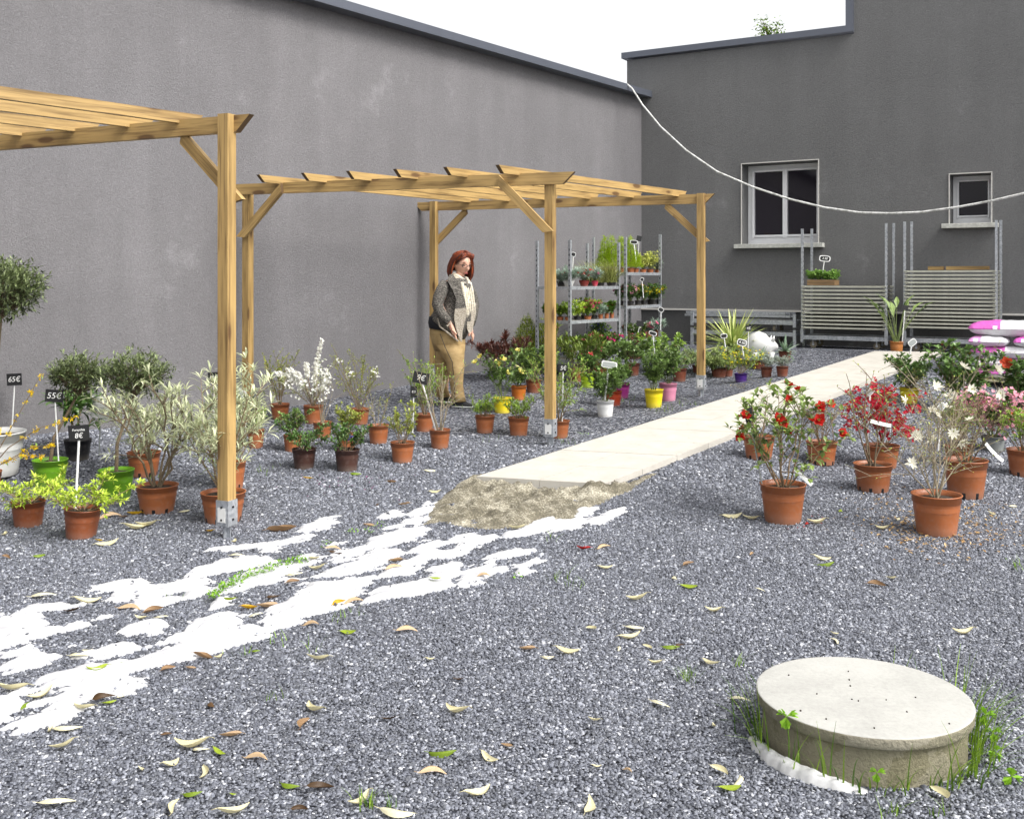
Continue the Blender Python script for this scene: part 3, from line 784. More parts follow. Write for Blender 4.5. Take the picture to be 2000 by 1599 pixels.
def trolley(label, p, a, d, L, D, zg, ztops, shelves, group):
    """p = front-left corner on the ground, a = along, d = depth direction"""
    org = V((p.x, p.y, zg)); T = thing('plant_trolley', label, 'plant trolley', org, group=group); p0 = V((0, 0, 0))
    zb = .125
    for (i, j), zt in zip(((0, 0), (1, 0), (0, 1), (1, 1)), ztops):
        q = a * L * i + d * D * j; trolley_post(T, q.x, q.y, zb - .06, zt - zg, a)
        q2 = a * (L * (.12 + .76 * i)) + d * D * (.15 + .7 * j); wheel(T, V((q2.x, q2.y, .045)), d)
    b = MB(); deck(b, p0, L, D, a, d, zb + .01, .02, .05); b.build('base', [M_GALV, M_PLY], T)
    for z in shelves:
        b = MB(); deck(b, p0, L, D, a, d, z - zg); b.build('shelf', [M_GALV, M_PLY], T)
    return T, org
aL = V((.593, .805, 0)); dL = V((-.805, .593, 0))
TG = 'galvanised plant trolleys'
p3 = V((.0551 * 11.2, 11.2, 0)); zg3 = gz(p3.x + .2, p3.y + .5)
T3_SH = [at(1113, 562, 11.2).z, at(1113, 629, 11.2).z]
trolley('galvanised trolley of flowers on three levels, its top shelf carrying long arching grass', p3, aL, dL, 1.02, .425, zg3, [at(1113, 469, 11.2).z + k for k in (0, 0, .0, 0)], T3_SH, TG)
a4 = V((.52, .854, 0)); d4 = V((-.854, .52, 0)); p4 = V((.1081 * 12.3, 12.3, 0)); zg4 = gz(p4.x + .2, p4.y + .5)
T4_SH = [at(1228, 534, 12.3).z, at(1228, 600, 12.3).z]
trolley('galvanised trolley in the corner with lime green conifers on its top shelf', p4, a4, d4, 1.02, .42, zg4, [at(1221, 463, 12.3).z, at(1291, 458, 13.2).z, at(1163, 464, 12.5).z, at(1234, 461, 13.4).z], T4_SH, TG)

M_PLYD = plain('gap_shade_board', lin(64, 60, 50), .8, .2, 12)  # board colour darkened to stand for shade in the gaps between stacked shelves
M_ZINC = plain('zinc_shelf_edge', lin(188, 188, 174), .5, .15, 15, .2)
def wallpt(px, off):
    """ground point 'off' metres in front of the back wall, seen at photo column px"""
    m = (px - CX) / F; o = CORN + NR * off; s = (m * o.y - o.x) / (UR.x - m * UR.y); q = o + UR * s; q.z = 0; return q
def stack_trolley(label, pl, pr, ztop, n, ystk, g2, lbl):
    D = .43; q0 = wallpt(pl, .62); q1 = wallpt(pr, .62); L = (q1 - q0).length; zg = gz(*(q0.lerp(q1, .5).xy)) + .0
    k = q0.y / F
    T, org = trolley(label, q0, UR, -NR, L, D, zg, [H - (y - YH) * yy / F for y, yy in zip(ztop, (q0.y, q1.y, q0.y + .37, q1.y + .37))], [], TG)
    z0, z1 = H - (ystk[1] - YH) * q0.lerp(q1, .5).y / F, H - (ystk[0] - YH) * q0.lerp(q1, .5).y / F
    first = None
    for i in range(n):
        z = z0 + (z1 - z0) * i / (n - 1); g = random.Random(i + pl)
        if first is None:
            b = MB(); rot = Matrix((UR, -NR, V((0, 0, 1)))).transposed()
            c = UR * L / 2 - NR * D / 2
            b.box(V((c.x, c.y, .006)), (L - .08, D - .03, .012), rot, 1)
            for s in (0, 1):
                q = UR * L / 2 - NR * D * s; b.box(V((q.x, q.y, 0)) , (L - .07, .022, .021), rot)
                for e in (.022, L - .022):
                    q = UR * e - NR * (D * s + (.024 if s else -.024) * 0); b.box(V((q.x, q.y, .004)) + NR * .008, (.045, .03, .012), rot)
                    b.box(V((q.x, q.y, -.012)) + NR * .004, (.02, .014, .012), rot)
            first = b.build('trolley_shelf', [M_ZINC, M_PLYD])
            o = first
        else:
            o = first.copy(); COL.objects.link(o)
        jit = NR * (.02 + g.uniform(-.004, .006)) + UR * g.uniform(-.004, .004)
        o.location = (q0.x + jit.x, q0.y + jit.y, z); tag(o, lbl, 'trolley shelf', g2)
    return q0, q1, z1, L, D
S1 = stack_trolley('galvanised trolley under the big window, holding the lower stack of spare shelves', 1567, 1731, (447, 436, 447, 436), 12, (560, 641), 'shelves stacked on the trolley under the big window', 'galvanised shelf in the lower stack, on the trolley under the big window')
S2 = stack_trolley('galvanised trolley under the small window, holding the taller stack of spare shelves', 1767, 1946, (433, 430, 433, 430), 16, (530, 640), 'shelves stacked on the trolley under the small window', 'galvanised shelf in the taller stack, on the trolley under the small window')

# timbers on the tall stack
for x0, x1, lb in ((1812, 1843, 'short pale timber offcut lying on the taller stack of shelves'), (1848, 1931, 'long pale timber lying on the taller stack of shelves')):
    q0, q1, z1, L, D = S2
    f0, f1 = (x0 - 1767) / 179, (x1 - 1767) / 179
    p = q0.lerp(q1, f0) - NR * .1; q = q0.lerp(q1, f1) - NR * .1
    o = timber('timber_offcut', V((p.x, p.y, z1 + .037)), V((q.x, q.y, z1 + .037)), .09, .042, None); tag(o, lb, 'timber')

# spare trolley bases and posts lying low by the wall
def low_stack():
    D = .42; q0 = wallpt(1352, .62); q1 = wallpt(1552, .62); L = (q1 - q0).length; zg = gz(*q0.lerp(q1, .5).xy)
    zs = [H - (y - YH) * 13.2 / F for y in (650, 628)]
    for k, z in enumerate(zs):
        T = thing('spare_trolley', ('lower' if k == 0 else 'upper') + ' of two spare trolley frames piled low against the back wall', 'trolley frame', V((q0.x, q0.y, z)), group='spare trolley frames')
        b = MB(); deck(b, V((0, 0, 0)), L, D, UR, -NR, 0, .02, .05); b.build('frame', [M_GALV, M_PLY], T)
        for e in (.2, .8):
            for s in (.15, .85):
                q = UR * L * e - NR * D * s; wheel(T, V((q.x, q.y, -.075)), UR)
        for i in (0, 1):
            for j in (0, 1):
                q = UR * L * i - NR * D * j; b = MB(); lo = (zg - z - .02) if k == 0 else -.06; hi = .05 if k == 0 else .10
                b.box(V((q.x, q.y, (lo + hi) / 2)), (.035, .035, hi - lo), Matrix((UR, -NR, V((0, 0, 1)))).transposed()); b.build('stub_post', M_GALV, T)
    z = H - (617 - YH) * 13.2 / F
    for k in range(6):
        b = MB(); g = random.Random(k); L2 = L * g.uniform(.97, 1.05)
        p = q0 - UR * (.06 + g.uniform(0, .07)) - NR * (.04 + .06 * k); q = p + UR * L2
        b.box(((p.x + q.x) / 2, (p.y + q.y) / 2, z + .017 * (k % 2) * 2), (L2, .03, .026), Matrix((UR, -NR, V((0, 0, 1)))).transposed())
        tag(b.build('loose_post', M_GALV), 'galvanised trolley post lying flat on the low pile of frames', 'metal post', 'loose trolley posts lying on the frames')
low_stack()

# ------------------------------------------------------------------ pallet of compost bags
def sack_mat(c):
    t = NT('printed_sack'); sx = t.n('ShaderNodeSeparateXYZ'); co = t.coord('Object'); t.l(co, sx.inputs[0])
    nz = t.noise(co, 10, 3)
    u = t.math('ADD', sx.outputs[0], t.math('MULTIPLY', t.math('SUBTRACT', nz, .5), .012))
    v = t.math('ADD', sx.outputs[2], t.math('MULTIPLY', t.math('SUBTRACT', nz, .5), .012))
    band = t.math('MULTIPLY', t.math('LESS_THAN', u, -.06), t.math('GREATER_THAN', v, -.008))
    hole = t.math('MULTIPLY', t.math('GREATER_THAN', u, -.125), t.math('LESS_THAN', u, -.085))
    hole = t.math('MULTIPLY', hole, t.math('LESS_THAN', v, .03))
    band = t.math('MULTIPLY', band, t.math('SUBTRACT', 1.0, hole))
    t.base(t.mix(band, (.74, .73, .75, 1), c)); t.rough(.38)
    wr = t.noise(t.coord('Object', (30, 6, 14)), 1.0, 4, .6, .5); t.bump(wr, .6, .02); return t.m
M_SACK = sack_mat(lin(206, 96, 182)); M_SACKP = sack_mat(lin(208, 146, 198))
def sack(x, y, z, L, W, Hh, rz, label, m, seed):
    g = random.Random(seed); b = MB(); n1, n2 = 26, 14; vs = []; 
    for s in (1, -1):
        for i in range(n1 + 1):
            for j in range(n2 + 1):
                u, v = i / n1 * 2 - 1, j / n2 * 2 - 1
                e = max(0, (1 - abs(u) ** 3.2)) ** .55 * max(0, (1 - abs(v) ** 3.6)) ** .55
                pin = 1 - .10 * (abs(v) ** 2) * (abs(u) ** 6)
                wob = .006 * math.sin(u * 9 + seed) * math.cos(v * 7 + seed * 2)
                vs.append(V((u * L / 2 * pin, v * W / 2 * (1 - .08 * abs(u) ** 8), s * (Hh / 2 * e + wob * e))))
    N = (n1 + 1) * (n2 + 1); fs = []
    for s in (0, 1):
        for i in range(n1):
            for j in range(n2):
                q = [s * N + i * (n2 + 1) + j, s * N + (i + 1) * (n2 + 1) + j, s * N + (i + 1) * (n2 + 1) + j + 1, s * N + i * (n2 + 1) + j + 1]
                fs.append(q if s == 0 else q[::-1])
    b.add(vs, fs); o = b.build('compost_bag', m, smooth=True); o.location = (x, y, z); o.rotation_euler = (0, 0, rz)
    return tag(o, label, 'compost bag', 'bags on the pallet')
def bag_stack():
    P = gp(1940, 748); Y = P.y; k = Y / F; rz = math.atan2(UR.y, UR.x)
    zof = lambda y: H - (y - YH) * k
    a = UR; d = -NR
    X0 = at(1884, 700, Y).x
    fl = V((X0, Y, 0))                                               # front left corner
    def put(px0, ytop, ybot, L, W, back, label, m, seed, rz_=0):
        q = fl + a * ((px0 - 1884) * k * 1.18 + L / 2) + d * (back + W / 2)
        sack(q.x, q.y, (zof(ytop) + zof(ybot)) / 2, L, W, zof(ytop) - zof(ybot) + .012, rz + rz_, label, m, seed)
    put(1884, 627, 656, .74, .36, .06, 'long white and magenta compost bag on the very top of the pallet', M_SACK, 1)
    put(1886, 657, 676, .38, .40, .0, 'white bag with a pink end, directly under the left end of the top bag', M_SACKP, 2)
    put(1954, 655, 676, .42, .40, .0, 'magenta and white bag at the right edge, second layer of the pallet', M_SACK, 3)
    put(1888, 676, 697, .78, .42, .0, 'white compost bag with a wide magenta stripe, third layer of the pallet', M_SACK, 4)
    put(1896, 697, 716, .30, .40, .0, 'plain-sided white bag low on the pallet, left one of the fourth layer', M_SACKP, 5)
    put(1945, 697, 716, .46, .40, .01, 'white bag low on the pallet at the right edge, above the lowest bag', M_SACKP, 6)
    put(1894, 716, 738, .74, .42, .0, 'lowest compost bag, lying straight on the wooden pallet', M_SACK, 7)
    T = thing('pallet', 'wooden pallet carrying the stack of white and magenta bags', 'pallet', V((fl.x, fl.y, gz(fl.x, fl.y))))
    rot = Matrix((a, d, V((0, 0, 1)))).transposed(); z0 = gz(fl.x, fl.y); hz = zof(738) - z0; Lp = .82
    for i in range(5):
        b = MB(); q = a * Lp / 2 + d * (.03 + i * .11); b.box(V((q.x, q.y, hz - .014)), (Lp, .085, .02), rot); b.build('board', M_PLYW, T)
    for i in range(3):
        b = MB(); q = a * (.05 + i * (Lp - .1) / 2) + d * .25; b.box(V((q.x, q.y, hz / 2 - .014)), (.08, .52, hz - .022), rot); b.build('bearer', M_PLYW, T)
bag_stack()
# ------------------------------------------------------------------ plants
G1 = (lin(28, 52, 18), lin(104, 138, 50)); GDK = (lin(20, 42, 18), lin(106, 142, 72)); GLIME = (lin(120, 150, 30), lin(206, 226, 88))
GSILV = (lin(92, 106, 66), lin(226, 230, 190)); GOLIVE = (lin(34, 48, 26), lin(150, 164, 112)); GYEL = (lin(88, 108, 34), lin(176, 184, 86))
GGREY = (lin(92, 108, 92), lin(196, 206, 192)); GFERN = (lin(66, 104, 26), lin(168, 196, 84)); GROSE = (lin(26, 48, 22), lin(128, 156, 84)); GRED = (lin(40, 34, 22), lin(112, 92, 60))
GVAR = (lin(110, 130, 40), lin(230, 232, 140)); GCON = (lin(120, 150, 12), lin(204, 226, 62)); GYUC = (lin(110, 140, 50), lin(222, 228, 150)); GAGA = (lin(80, 110, 84), lin(178, 198, 168))

def pot_mesh(T, r, h, col, seg=32, slots=False, style='nursery'):
    m = potmat(col); b = MB(); rb = r * .80
    if style == 'bowl': rb = r * .62
    band = .80
    prof = [(rb * .98, 0), (rb, .004), (rb + (r * .965 - rb) * .18, h * .18), (rb + (r * .965 - rb) * .19, h * .19), (r * .955, h * band), (r * .958, h * band + .001), (r * .995, h * (band + .012)), (r * 1.0, h * .965), (r * 1.035, h * .972), (r * 1.035, h * 1.0), (r * .985, h * 1.0), (r * .95, h * .86), (r * .93, h * .6)]
    mt = (lambda i, j: 1 if (i in (0, 1) and j % (seg // 8) == 0) else 0) if slots else None
    b.lathe(prof, seg, mats=mt)
    o = b.build('pot', [m, M_BLACK], T, smooth=True)
    s = MB(); g = random.Random(int(r * 1e5)); zs = h * .86
    s.lathe([(r * .955, zs), (r * .6, zs + .006), (r * .25, zs + .010), (0, zs + .012)], 20)
    s.v = [q + V((0, 0, g.gauss(0, .003))) for q in s.v]
    s.build('soil', M_SOIL, T); return zs

def tagstrip(T, p, d, L=.13, W=.022, m=None):
    b = MB(); d = V(d).normalized(); sd = d.cross(V((.2, -1, .1))).normalized() * W / 2; nr = d.cross(sd).normalized(); n = 8; vs = []
    for i in range(n + 1):
        q = V(p) + d * L * i / n + nr * .012 * math.sin(i / n * 3); vs += [q + sd, q - sd, q - sd + nr * .0012, q + sd + nr * .0012]
    fs = [(i * 4 + a, i * 4 + (a + 1) % 4, i * 4 + 4 + (a + 1) % 4, i * 4 + 4 + a) for i in range(n) for a in range(4)] + [(0, 1, 2, 3), (n * 4 + 3, n * 4 + 2, n * 4 + 1, n * 4)]
    b.add(vs, fs); return b.build('tag', m or M_WHITE, T)

def bez(a, b, c, n): return [a * (1 - t) ** 2 + b * 2 * t * (1 - t) + c * t * t for t in (i / n for i in range(n + 1))]

def rnddir(g, up=.3): 
    d = V((g.gauss(0, 1), g.gauss(0, 1), g.gauss(up, .6))); return d.normalized()

DENS = [1.0, 1.0]
def grow(g, S, L, zs, r0, h, sp, nst=6, nbr=4, leaf=(.04, .018), per=12, f0=.3, rad=.004, jit=.10, out=.7, blen=.32, simple=False, curl=.12, tipn=5, lean=0.0, minh=.55, leafup=.25, sub=0):
    """stems from the soil, side shoots, leaves along them; returns shoot tips (pos, dir)"""
    tips = []; per = int(per * DENS[0] + .5); leaf = (leaf[0] * DENS[1], leaf[1] * DENS[1]); sp *= DENS[1]
    def leaves(pts, n, fa, scale=1):
        m = len(pts) - 1
        for k in range(n):
            f = fa + (1 - fa) * (k + g.random()) / max(1, n); x = min(m - 1e-4, f * m); i = int(x); q = pts[i].lerp(pts[i + 1], x - i); d = (pts[i + 1] - pts[i]).normalized()
            dd = (d * .45 + rnddir(g, leafup) * .85).normalized(); s = g.uniform(.65, 1.15) * scale
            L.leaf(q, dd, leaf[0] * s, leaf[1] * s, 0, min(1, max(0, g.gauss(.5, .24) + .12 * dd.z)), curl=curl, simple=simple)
        for k in range(tipn):
            dd = ((pts[-1] - pts[-2]).normalized() * .7 + rnddir(g, .3) * .7).normalized(); s = g.uniform(.7, 1.1) * scale
            L.leaf(pts[-1], dd, leaf[0] * s, leaf[1] * s, 0, min(1, g.uniform(.55, 1)), curl=curl, simple=simple)
    for i in range(nst):
        a = 6.283 * (i + g.uniform(-.35, .35)) / nst; hh = h * g.uniform(minh, 1); rr = sp * math.sqrt(g.uniform(.08, 1)) * out
        p0 = V((math.cos(a) * r0 * .25 * g.random(), math.sin(a) * r0 * .25 * g.random(), zs))
        p2 = V((math.cos(a) * rr + lean * hh, math.sin(a) * rr, zs + hh)); p1 = p0.lerp(p2, .5) + V((-math.cos(a) * rr * .04, -math.sin(a) * rr * .04, hh * .06)) + V((g.gauss(0, jit), g.gauss(0, jit), 0)) * hh * .6
        pts = bez(p0, p1, p2, 8); pts = [q + V((g.gauss(0, 1), g.gauss(0, 1), 0)) * jit * hh * .06 * (k > 0) for k, q in enumerate(pts)]
        S.tube(pts, [rad * (1 - .75 * k / 8) for k in range(9)], 5)
        leaves(pts, per, f0); tips.append((pts[-1], (pts[-1] - pts[-2]).normalized()))
        for k in range(nbr):
            f = g.uniform(max(.18, f0 * .7), .92); x = f * 8; j = min(7, int(x)); q = pts[j].lerp(pts[j + 1], x - j); d = (pts[j + 1] - pts[j]).normalized()
            bl = h * blen * g.uniform(.5, 1.1) * (1.15 - .5 * f); e = q + (d * .65 + rnddir(g, .25) * .75).normalized() * bl
            bp = bez(q, q.lerp(e, .5) + V((0, 0, bl * .08)), e, 4); S.tube(bp, [rad * .55 * (1 - .17 * m) for m in range(5)], 4)
            leaves(bp, max(2, int(per * .6)), .15); tips.append((e, (bp[-1] - bp[-2]).normalized()))
            for _ in range(sub):
                q2 = bp[g.randint(1, 4)]; e2 = q2 + rnddir(g, .4) * bl * g.uniform(.25, .5); S.tube([q2, e2], [rad * .35, rad * .2], 4); leaves([q2, e2], max(1, int(per * .3)), .2); tips.append((e2, (e2 - q2).normalized()))
    return tips

def flower(b, p, d, size, n, g, cup=.5, wid=.6, layers=1, tint=None, mat=0, eye=None):
    d = d.normalized(); u = d.orthogonal().normalized(); v = d.cross(u)
    for l in range(layers):
        s0 = size * (1 - .28 * l)
        for k in range(n):
            s = s0 * g.uniform(.72, 1.08); c = cup + .35 * l + g.uniform(-.3, .3)
            a = 6.283 * (k + .5 * l + g.uniform(-.1, .1)) / n; r = u * math.cos(a) + v * math.sin(a)
            b.leaf(p + d * .002 * l, (r + d * c).normalized(), s, s * wid, mat, g.uniform(.2, 1) if tint is None else tint, up=d, curl=-.10)
    if eye is not None:
        b.lathe([(0, size * .16), (size * .13, size * .12), (size * .15, 0)], 7, p + d * size * .05, eye)

def petalmat(c, v=.18, tr=.35): return leafmat(shade(c, 1 - v), shade(c, 1 + v), tr, .6)

def finish(T, S, L, stem, cols, trans=.3, rough=.45):
    if S.v: S.build('stems', stem, T)
    if L.v: L.build('foliage', leafmat(cols[0], cols[1], trans, rough), T)

def bush(cols=G1, stem=M_TWIG, flowers=None, tags=None, **kw):
    def fn(T, g, zs, r, h, sp):
        S, L = MB(), MB(); tips = grow(g, S, L, zs, r, h, sp, **kw); finish(T, S, L, stem, cols, .25, .33)
        for fl in (flowers or []): fl(T, g, tips, zs, h, sp)
        for p, d, ln in (tags or []): tagstrip(T, V((p[0] * sp, -.8 * abs(p[0]) * sp * .3 - sp * .35, zs + p[1] * h)), d, ln)
    return fn
def blossoms(c, n, size, petals=5, cup=.5, layers=1, wid=.6, name='blossoms', up=.4, spread=0, each=False, per=1, hmin=0, eye=None, v=.18):
    def fn(T, g, tips, zs, h, sp):
        tp = [t for t in tips if t[0].z > zs + h * hmin]; g.shuffle(tp); b = MB(); m = [petalmat(c, v)] + ([plain('flower_eye', eye, .7)] if eye else [])
        for p, d in tp[:n]:
            if each: b = MB()
            for k in range(per):
                q = p + V((g.gauss(0, spread), g.gauss(0, spread), g.gauss(0, spread))) if per > 1 else p
                dd = (d * .5 + V((g.gauss(0, .35), g.gauss(-.35, .35), up))).normalized()
                flower(b, q, dd, size * g.uniform(.8, 1.1), petals, g, cup, wid, layers, eye=1 if eye else None)
            if each: b.build('flower', m, T)
        if not each and b.v: b.build(name, m, T)
    return fn
def crown(g, S, L, c, rx, rz, n, leaf, per=7, tint=.5, inner=.45, base=None):
    for k in range(n):
        d = rnddir(g, .1); rr = g.uniform(inner, 1.0); wob = 1 + .16 * math.sin(d.x * 5 + 1) * math.cos(d.y * 4 + d.z * 3)
        p = c + V((d.x * rx, d.y * rx, d.z * rz)) * rr * wob; dd = (d * .7 + rnddir(g, .35) * .7).normalized(); tl = leaf[0] * 2.2
        if k % 5 == 0: S.tube([(base or c) + (p - (base or c)) * .25, p], [.0035, .0015], 4)
        for j in range(per):
            q = p + dd * tl * (j / per - .3); e = (dd * .8 + rnddir(g, .1) * .7).normalized()
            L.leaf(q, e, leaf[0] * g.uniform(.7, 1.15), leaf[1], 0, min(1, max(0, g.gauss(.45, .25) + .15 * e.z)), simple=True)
def standard(cols, th, rx, rz, n, leaf, bend=0, tr=.011, yo=0):
    def fn(T, g, zs, r, h, sp):
        S, L = MB(), MB(); c = V((bend, yo, zs + th)); top = c - V((0, 0, rz * .8))
        S.tube([(0, 0, zs), V((bend * .2, 0, zs + th * .3)), V((bend * .75, yo * .5, zs + th * .6)), top], [tr * 1.25, tr, tr * .9, tr * .75], 8)
        for k in range(9):
            d = rnddir(g, .5); S.tube([top - V((0, 0, .02)), top + V((d.x * rx * .4, d.y * rx * .4, rz * .35)), c + V((d.x * rx * .75, d.y * rx * .75, abs(d.z) * rz * .5))], [tr * .55, tr * .35, tr * .15], 5)
        crown(g, S, L, c, rx, rz, n, leaf, base=top); finish(T, S, L, M_BARK, cols, .2)
    return fn
def cone(cols, n, leaf):
    def fn(T, g, zs, r, h, sp):
        S, L = MB(), MB(); S.tube([(0, 0, zs), (0, 0, zs + h * .95)], [.008, .002], 6)
        for k in range(n):
            f = 1 - math.sqrt(g.random()); z = zs + .01 + f * h * .97; rr = sp * (1 - f) ** .85 * g.uniform(.55, 1.05) * (1 + .12 * math.sin(k)); a = g.uniform(0, 6.283)
            o = V((math.cos(a), math.sin(a), 0)); p = o * rr + V((0, 0, z)); 
            for j in range(4):
                d = (o * .6 + V((0, 0, .7)) + rnddir(g, .2) * .5).normalized(); L.leaf(p + d * .008 * j, d, leaf[0] * g.uniform(.7, 1.2), leaf[1], 0, min(1, max(0, g.gauss(.5, .26))), simple=True)
        finish(T, S, L, M_BARK, cols, .25)
    return fn
def sword(cols, n, ln, wd, arch=.3, up=.5, trunk=0, nseg=5, zmin=-.1):
    def fn(T, g, zs, r, h, sp):
        S, L = MB(), MB(); z0 = zs + trunk
        if trunk: S.tube([(0, 0, zs), (0, 0, z0 + .02)], [.018, .014], 8)
        for k in range(n):
            a = g.uniform(0, 6.283); e = g.uniform(zmin, 1.2) if up < .9 else g.uniform(.75, 1.45); l = ln * g.uniform(.65, 1.0)
            o = V((math.cos(a) * math.cos(e), math.sin(a) * math.cos(e), math.sin(e))); sdv = V((-math.sin(a), math.cos(a), 0)); pts = []
            for i in range(nseg + 1):
                t = i / nseg; pts.append((V((0, 0, z0)) + o * l * t - V((0, 0, arch * l * t * t * math.cos(e))), wd * (.45 + 1.1 * t - 1.55 * t ** 2.2 if t < 1 else .01) * .9))
            vs = []; nn = o.cross(sdv)
            for q, w_ in pts: vs += [q + sdv * w_ / 2 + nn * w_ * -.12, q, q - sdv * w_ / 2 + nn * w_ * -.12]
            fs = []
            for i in range(nseg): fs += [(i * 3, i * 3 + 1, i * 3 + 4, i * 3 + 3), (i * 3 + 1, i * 3 + 2, i * 3 + 5, i * 3 + 4)]
            L.add(vs, fs, 0, g.uniform(.15, 1))
        finish(T, S, L, M_BARK, cols, .2, .4)
    return fn
def tuft(cols, n, ln, wd, spread, arch=.8):
    def fn(T, g, zs, r, h, sp):
        L = MB()
        for k in range(n):
            a = g.uniform(0, 6.283); e = g.uniform(.7, 1.5); l = ln * g.uniform(.55, 1); p0 = V((g.gauss(0, spread), g.gauss(0, spread), zs)); o = V((math.cos(a) * math.cos(e), math.sin(a) * math.cos(e), math.sin(e))); sdv = V((-math.sin(a), math.cos(a), 0)); vs = []
            for i in range(5):
                t = i / 4; q = p0 + o * l * t + V((math.cos(a), math.sin(a), 0)) * l * .3 * t * t - V((0, 0, arch * l * .35 * t ** 3)); w_ = wd * (1 - t * .85); vs += [q + sdv * w_, q - sdv * w_]
            L.add(vs, [(i * 2, i * 2 + 1, i * 2 + 3, i * 2 + 2) for i in range(4)], 0, g.random())
        L.build('foliage', leafmat(*cols, .25, .5), T)
    return fn
def spikes(c, paths, petal=.016, dens=150, name='flower_spike'):
    """arching wands covered in small blossoms; paths in units of (spread, height)"""
    def fn(T, g, tips, zs, h, sp):
        for pts, f0 in paths:
            P = [V((x * sp, y * sp, zs + z * h)) for x, y, z in pts]; S = MB(); S.tube(P, .003, 5); b = MB(); m = len(P) - 1
            ln = sum((P[i + 1] - P[i]).length for i in range(m))
            for k in range(int(dens * ln / .5)):
                f = f0 + (1 - f0) * g.random(); x = min(m - .001, f * m); i = int(x); q = P[i].lerp(P[i + 1], x - i) + V((g.gauss(0, .009), g.gauss(0, .009), g.gauss(0, .009)))
                flower(b, q, rnddir(g, .2), petal, 5, g, .3, .8)
            w_ = b.build(name, petalmat(c, .08), T); so = S.build('wand', M_TWIG, w_)
    return fn

NPOT = [0]
def potted(name, label, px, yb, yt, w, col, plant, ptop, spread, seed, group='plants in pots on the gravel', slots=False, tilt=0, style='nursery', cat='potted plant', pos=None, dia=None, k=None, hp=None):
    if pos is None:
        q = gp(px, yb); r = w / 2 * q.y / F * 1.02; Y = q.y + r * .85; x = (px - CX) / F * Y; z = gz(x, Y) - .003; k = Y / F; hp = (yb - yt) * k * 1.05
    else:
        x, Y, z = pos; k = Y / F; r = w / 2 * k; hp = (yb - yt) * k
    T = thing(name, label, cat, V((x, Y, z)), 0, group); T.rotation_euler = (R(tilt * .4), R(tilt), random.Random(seed).uniform(-.3, .3) if pos is None else 0)
    g = random.Random(seed); zs = pot_mesh(T, r, hp, col, slots=slots, style=style) if col else 0
    sp = spread * k; h = (yb - ptop) * k - zs
    DENS[:] = {'potted plants beside the path': [1.35, 1.12], 'plants on the trolley shelves': [1.2, 1.15], 'potted plants in front of the left wall': [1.25, 1.1]}.get(group, [1.0, 1.0])
    plant(T, g, zs, r, h, sp); NPOT[0] += 1
    return T

GL = 'potted plants on the left side'; GM = 'potted plants in front of the left wall'; GC = 'potted plants beside the path'; GRT = 'potted plants on the right side'
WHITEP = lin(214, 214, 212); GREENP = lin(98, 150, 22); YELP = lin(222, 200, 20); PINKP = lin(206, 132, 158); MAGP = lin(156, 44, 124); LIMEP = lin(160, 190, 20); ORP = lin(190, 104, 22); REDP = lin(178, 62, 26); PURP = lin(66, 26, 120); DKP = lin(72, 46, 38); BLKP = lin(24, 24, 28); BRP = lin(116, 62, 42); GREYP = lin(120, 124, 122)
WHF = lin(244, 243, 236)

def forsythia(T, g, zs, r, h, sp):
    S, L, Fl = MB(), MB(), MB()
    wands = [([(0, 0), (.25, .25), (.62, .62), (1.0, 1.0)], .25), ([(0, 0), (.45, .28), (1.0, .48), (1.75, .62)], .3), ([(0, 0), (.3, .12), (.8, .28), (1.2, .30)], .2), ([(0, 0), (.1, .3), (.2, .6), (.16, .8)], .2), ([(0, 0), (-.2, .4), (-.3, .7), (-.2, .9)], .2), ([(0, 0), (.2, .1), (.45, .16), (.8, .12)], .2), ([(0, 0), (.15, .2), (.4, .33), (.55, .5)], .2)]
    for w_, f0 in wands:
        y = g.uniform(-.12, .1); P = [V((x * sp, y * i, zs + z * h)) for i, (x, z) in enumerate(w_)]; S.tube(P, [.004, .0035, .0025, .0015], 5)
        for k in range(15):
            f = f0 + (1 - f0) * g.random() ** .6; x = min(2.999, f * 3); i = int(x); q = P[i].lerp(P[i + 1], x - i)
            for _ in range(g.choice((1, 1, 2, 3))): flower(Fl, q + V((g.gauss(0, .006), g.gauss(0, .006), g.gauss(0, .006))), rnddir(g, 0), .018, 4, g, .5, .42)
            if g.random() < .4: L.leaf(q, rnddir(g), .03, .012, 0, g.random())
    finish(T, S, L, M_TWIG, GFERN); Fl.build('blossoms', petalmat(lin(246, 208, 8), .12), T)

# --- left cluster
potted('potted_olive', 'round-crowned olive standard in a white tub cut off by the left edge', -22, 948, 868, 132, WHITEP, standard(GOLIVE, .93, .24, .20, 760, (.044, .013), bend=.075, tr=.017), 560, 100, 11, GL)
potted('potted_forsythia', 'yellow-flowered forsythia with long thin wands at the left edge', -30, 985, 930, 60, TERRA, forsythia, 735, 120, 12, GL)
potted('potted_olive', 'lollipop-pruned olive with a slanting trunk in the left one of two green pots', 98, 959, 908, 64, GREENP, standard(GOLIVE, .54, .155, .135, 420, (.036, .011), bend=.13, tr=.010, yo=.1), 720, 60, 13, GL)
potted('potted_olive', 'lollipop-pruned olive with a straight trunk in the green pot bearing a white sticker', 227, 980, 926, 66, GREENP, standard(GOLIVE, .585, .19, .14, 500, (.036, .011), bend=.03, tr=.010, yo=.15), 720, 60, 14, GL)
potted('potted_shrub', 'dark leathery-leaved shrub in a black pot by the left wall', 152, 903, 866, 50, BLKP, bush(GDK, nst=5, nbr=3, leaf=(.10, .036), per=9, rad=.005, curl=.25), 745, 62, 15, GL)
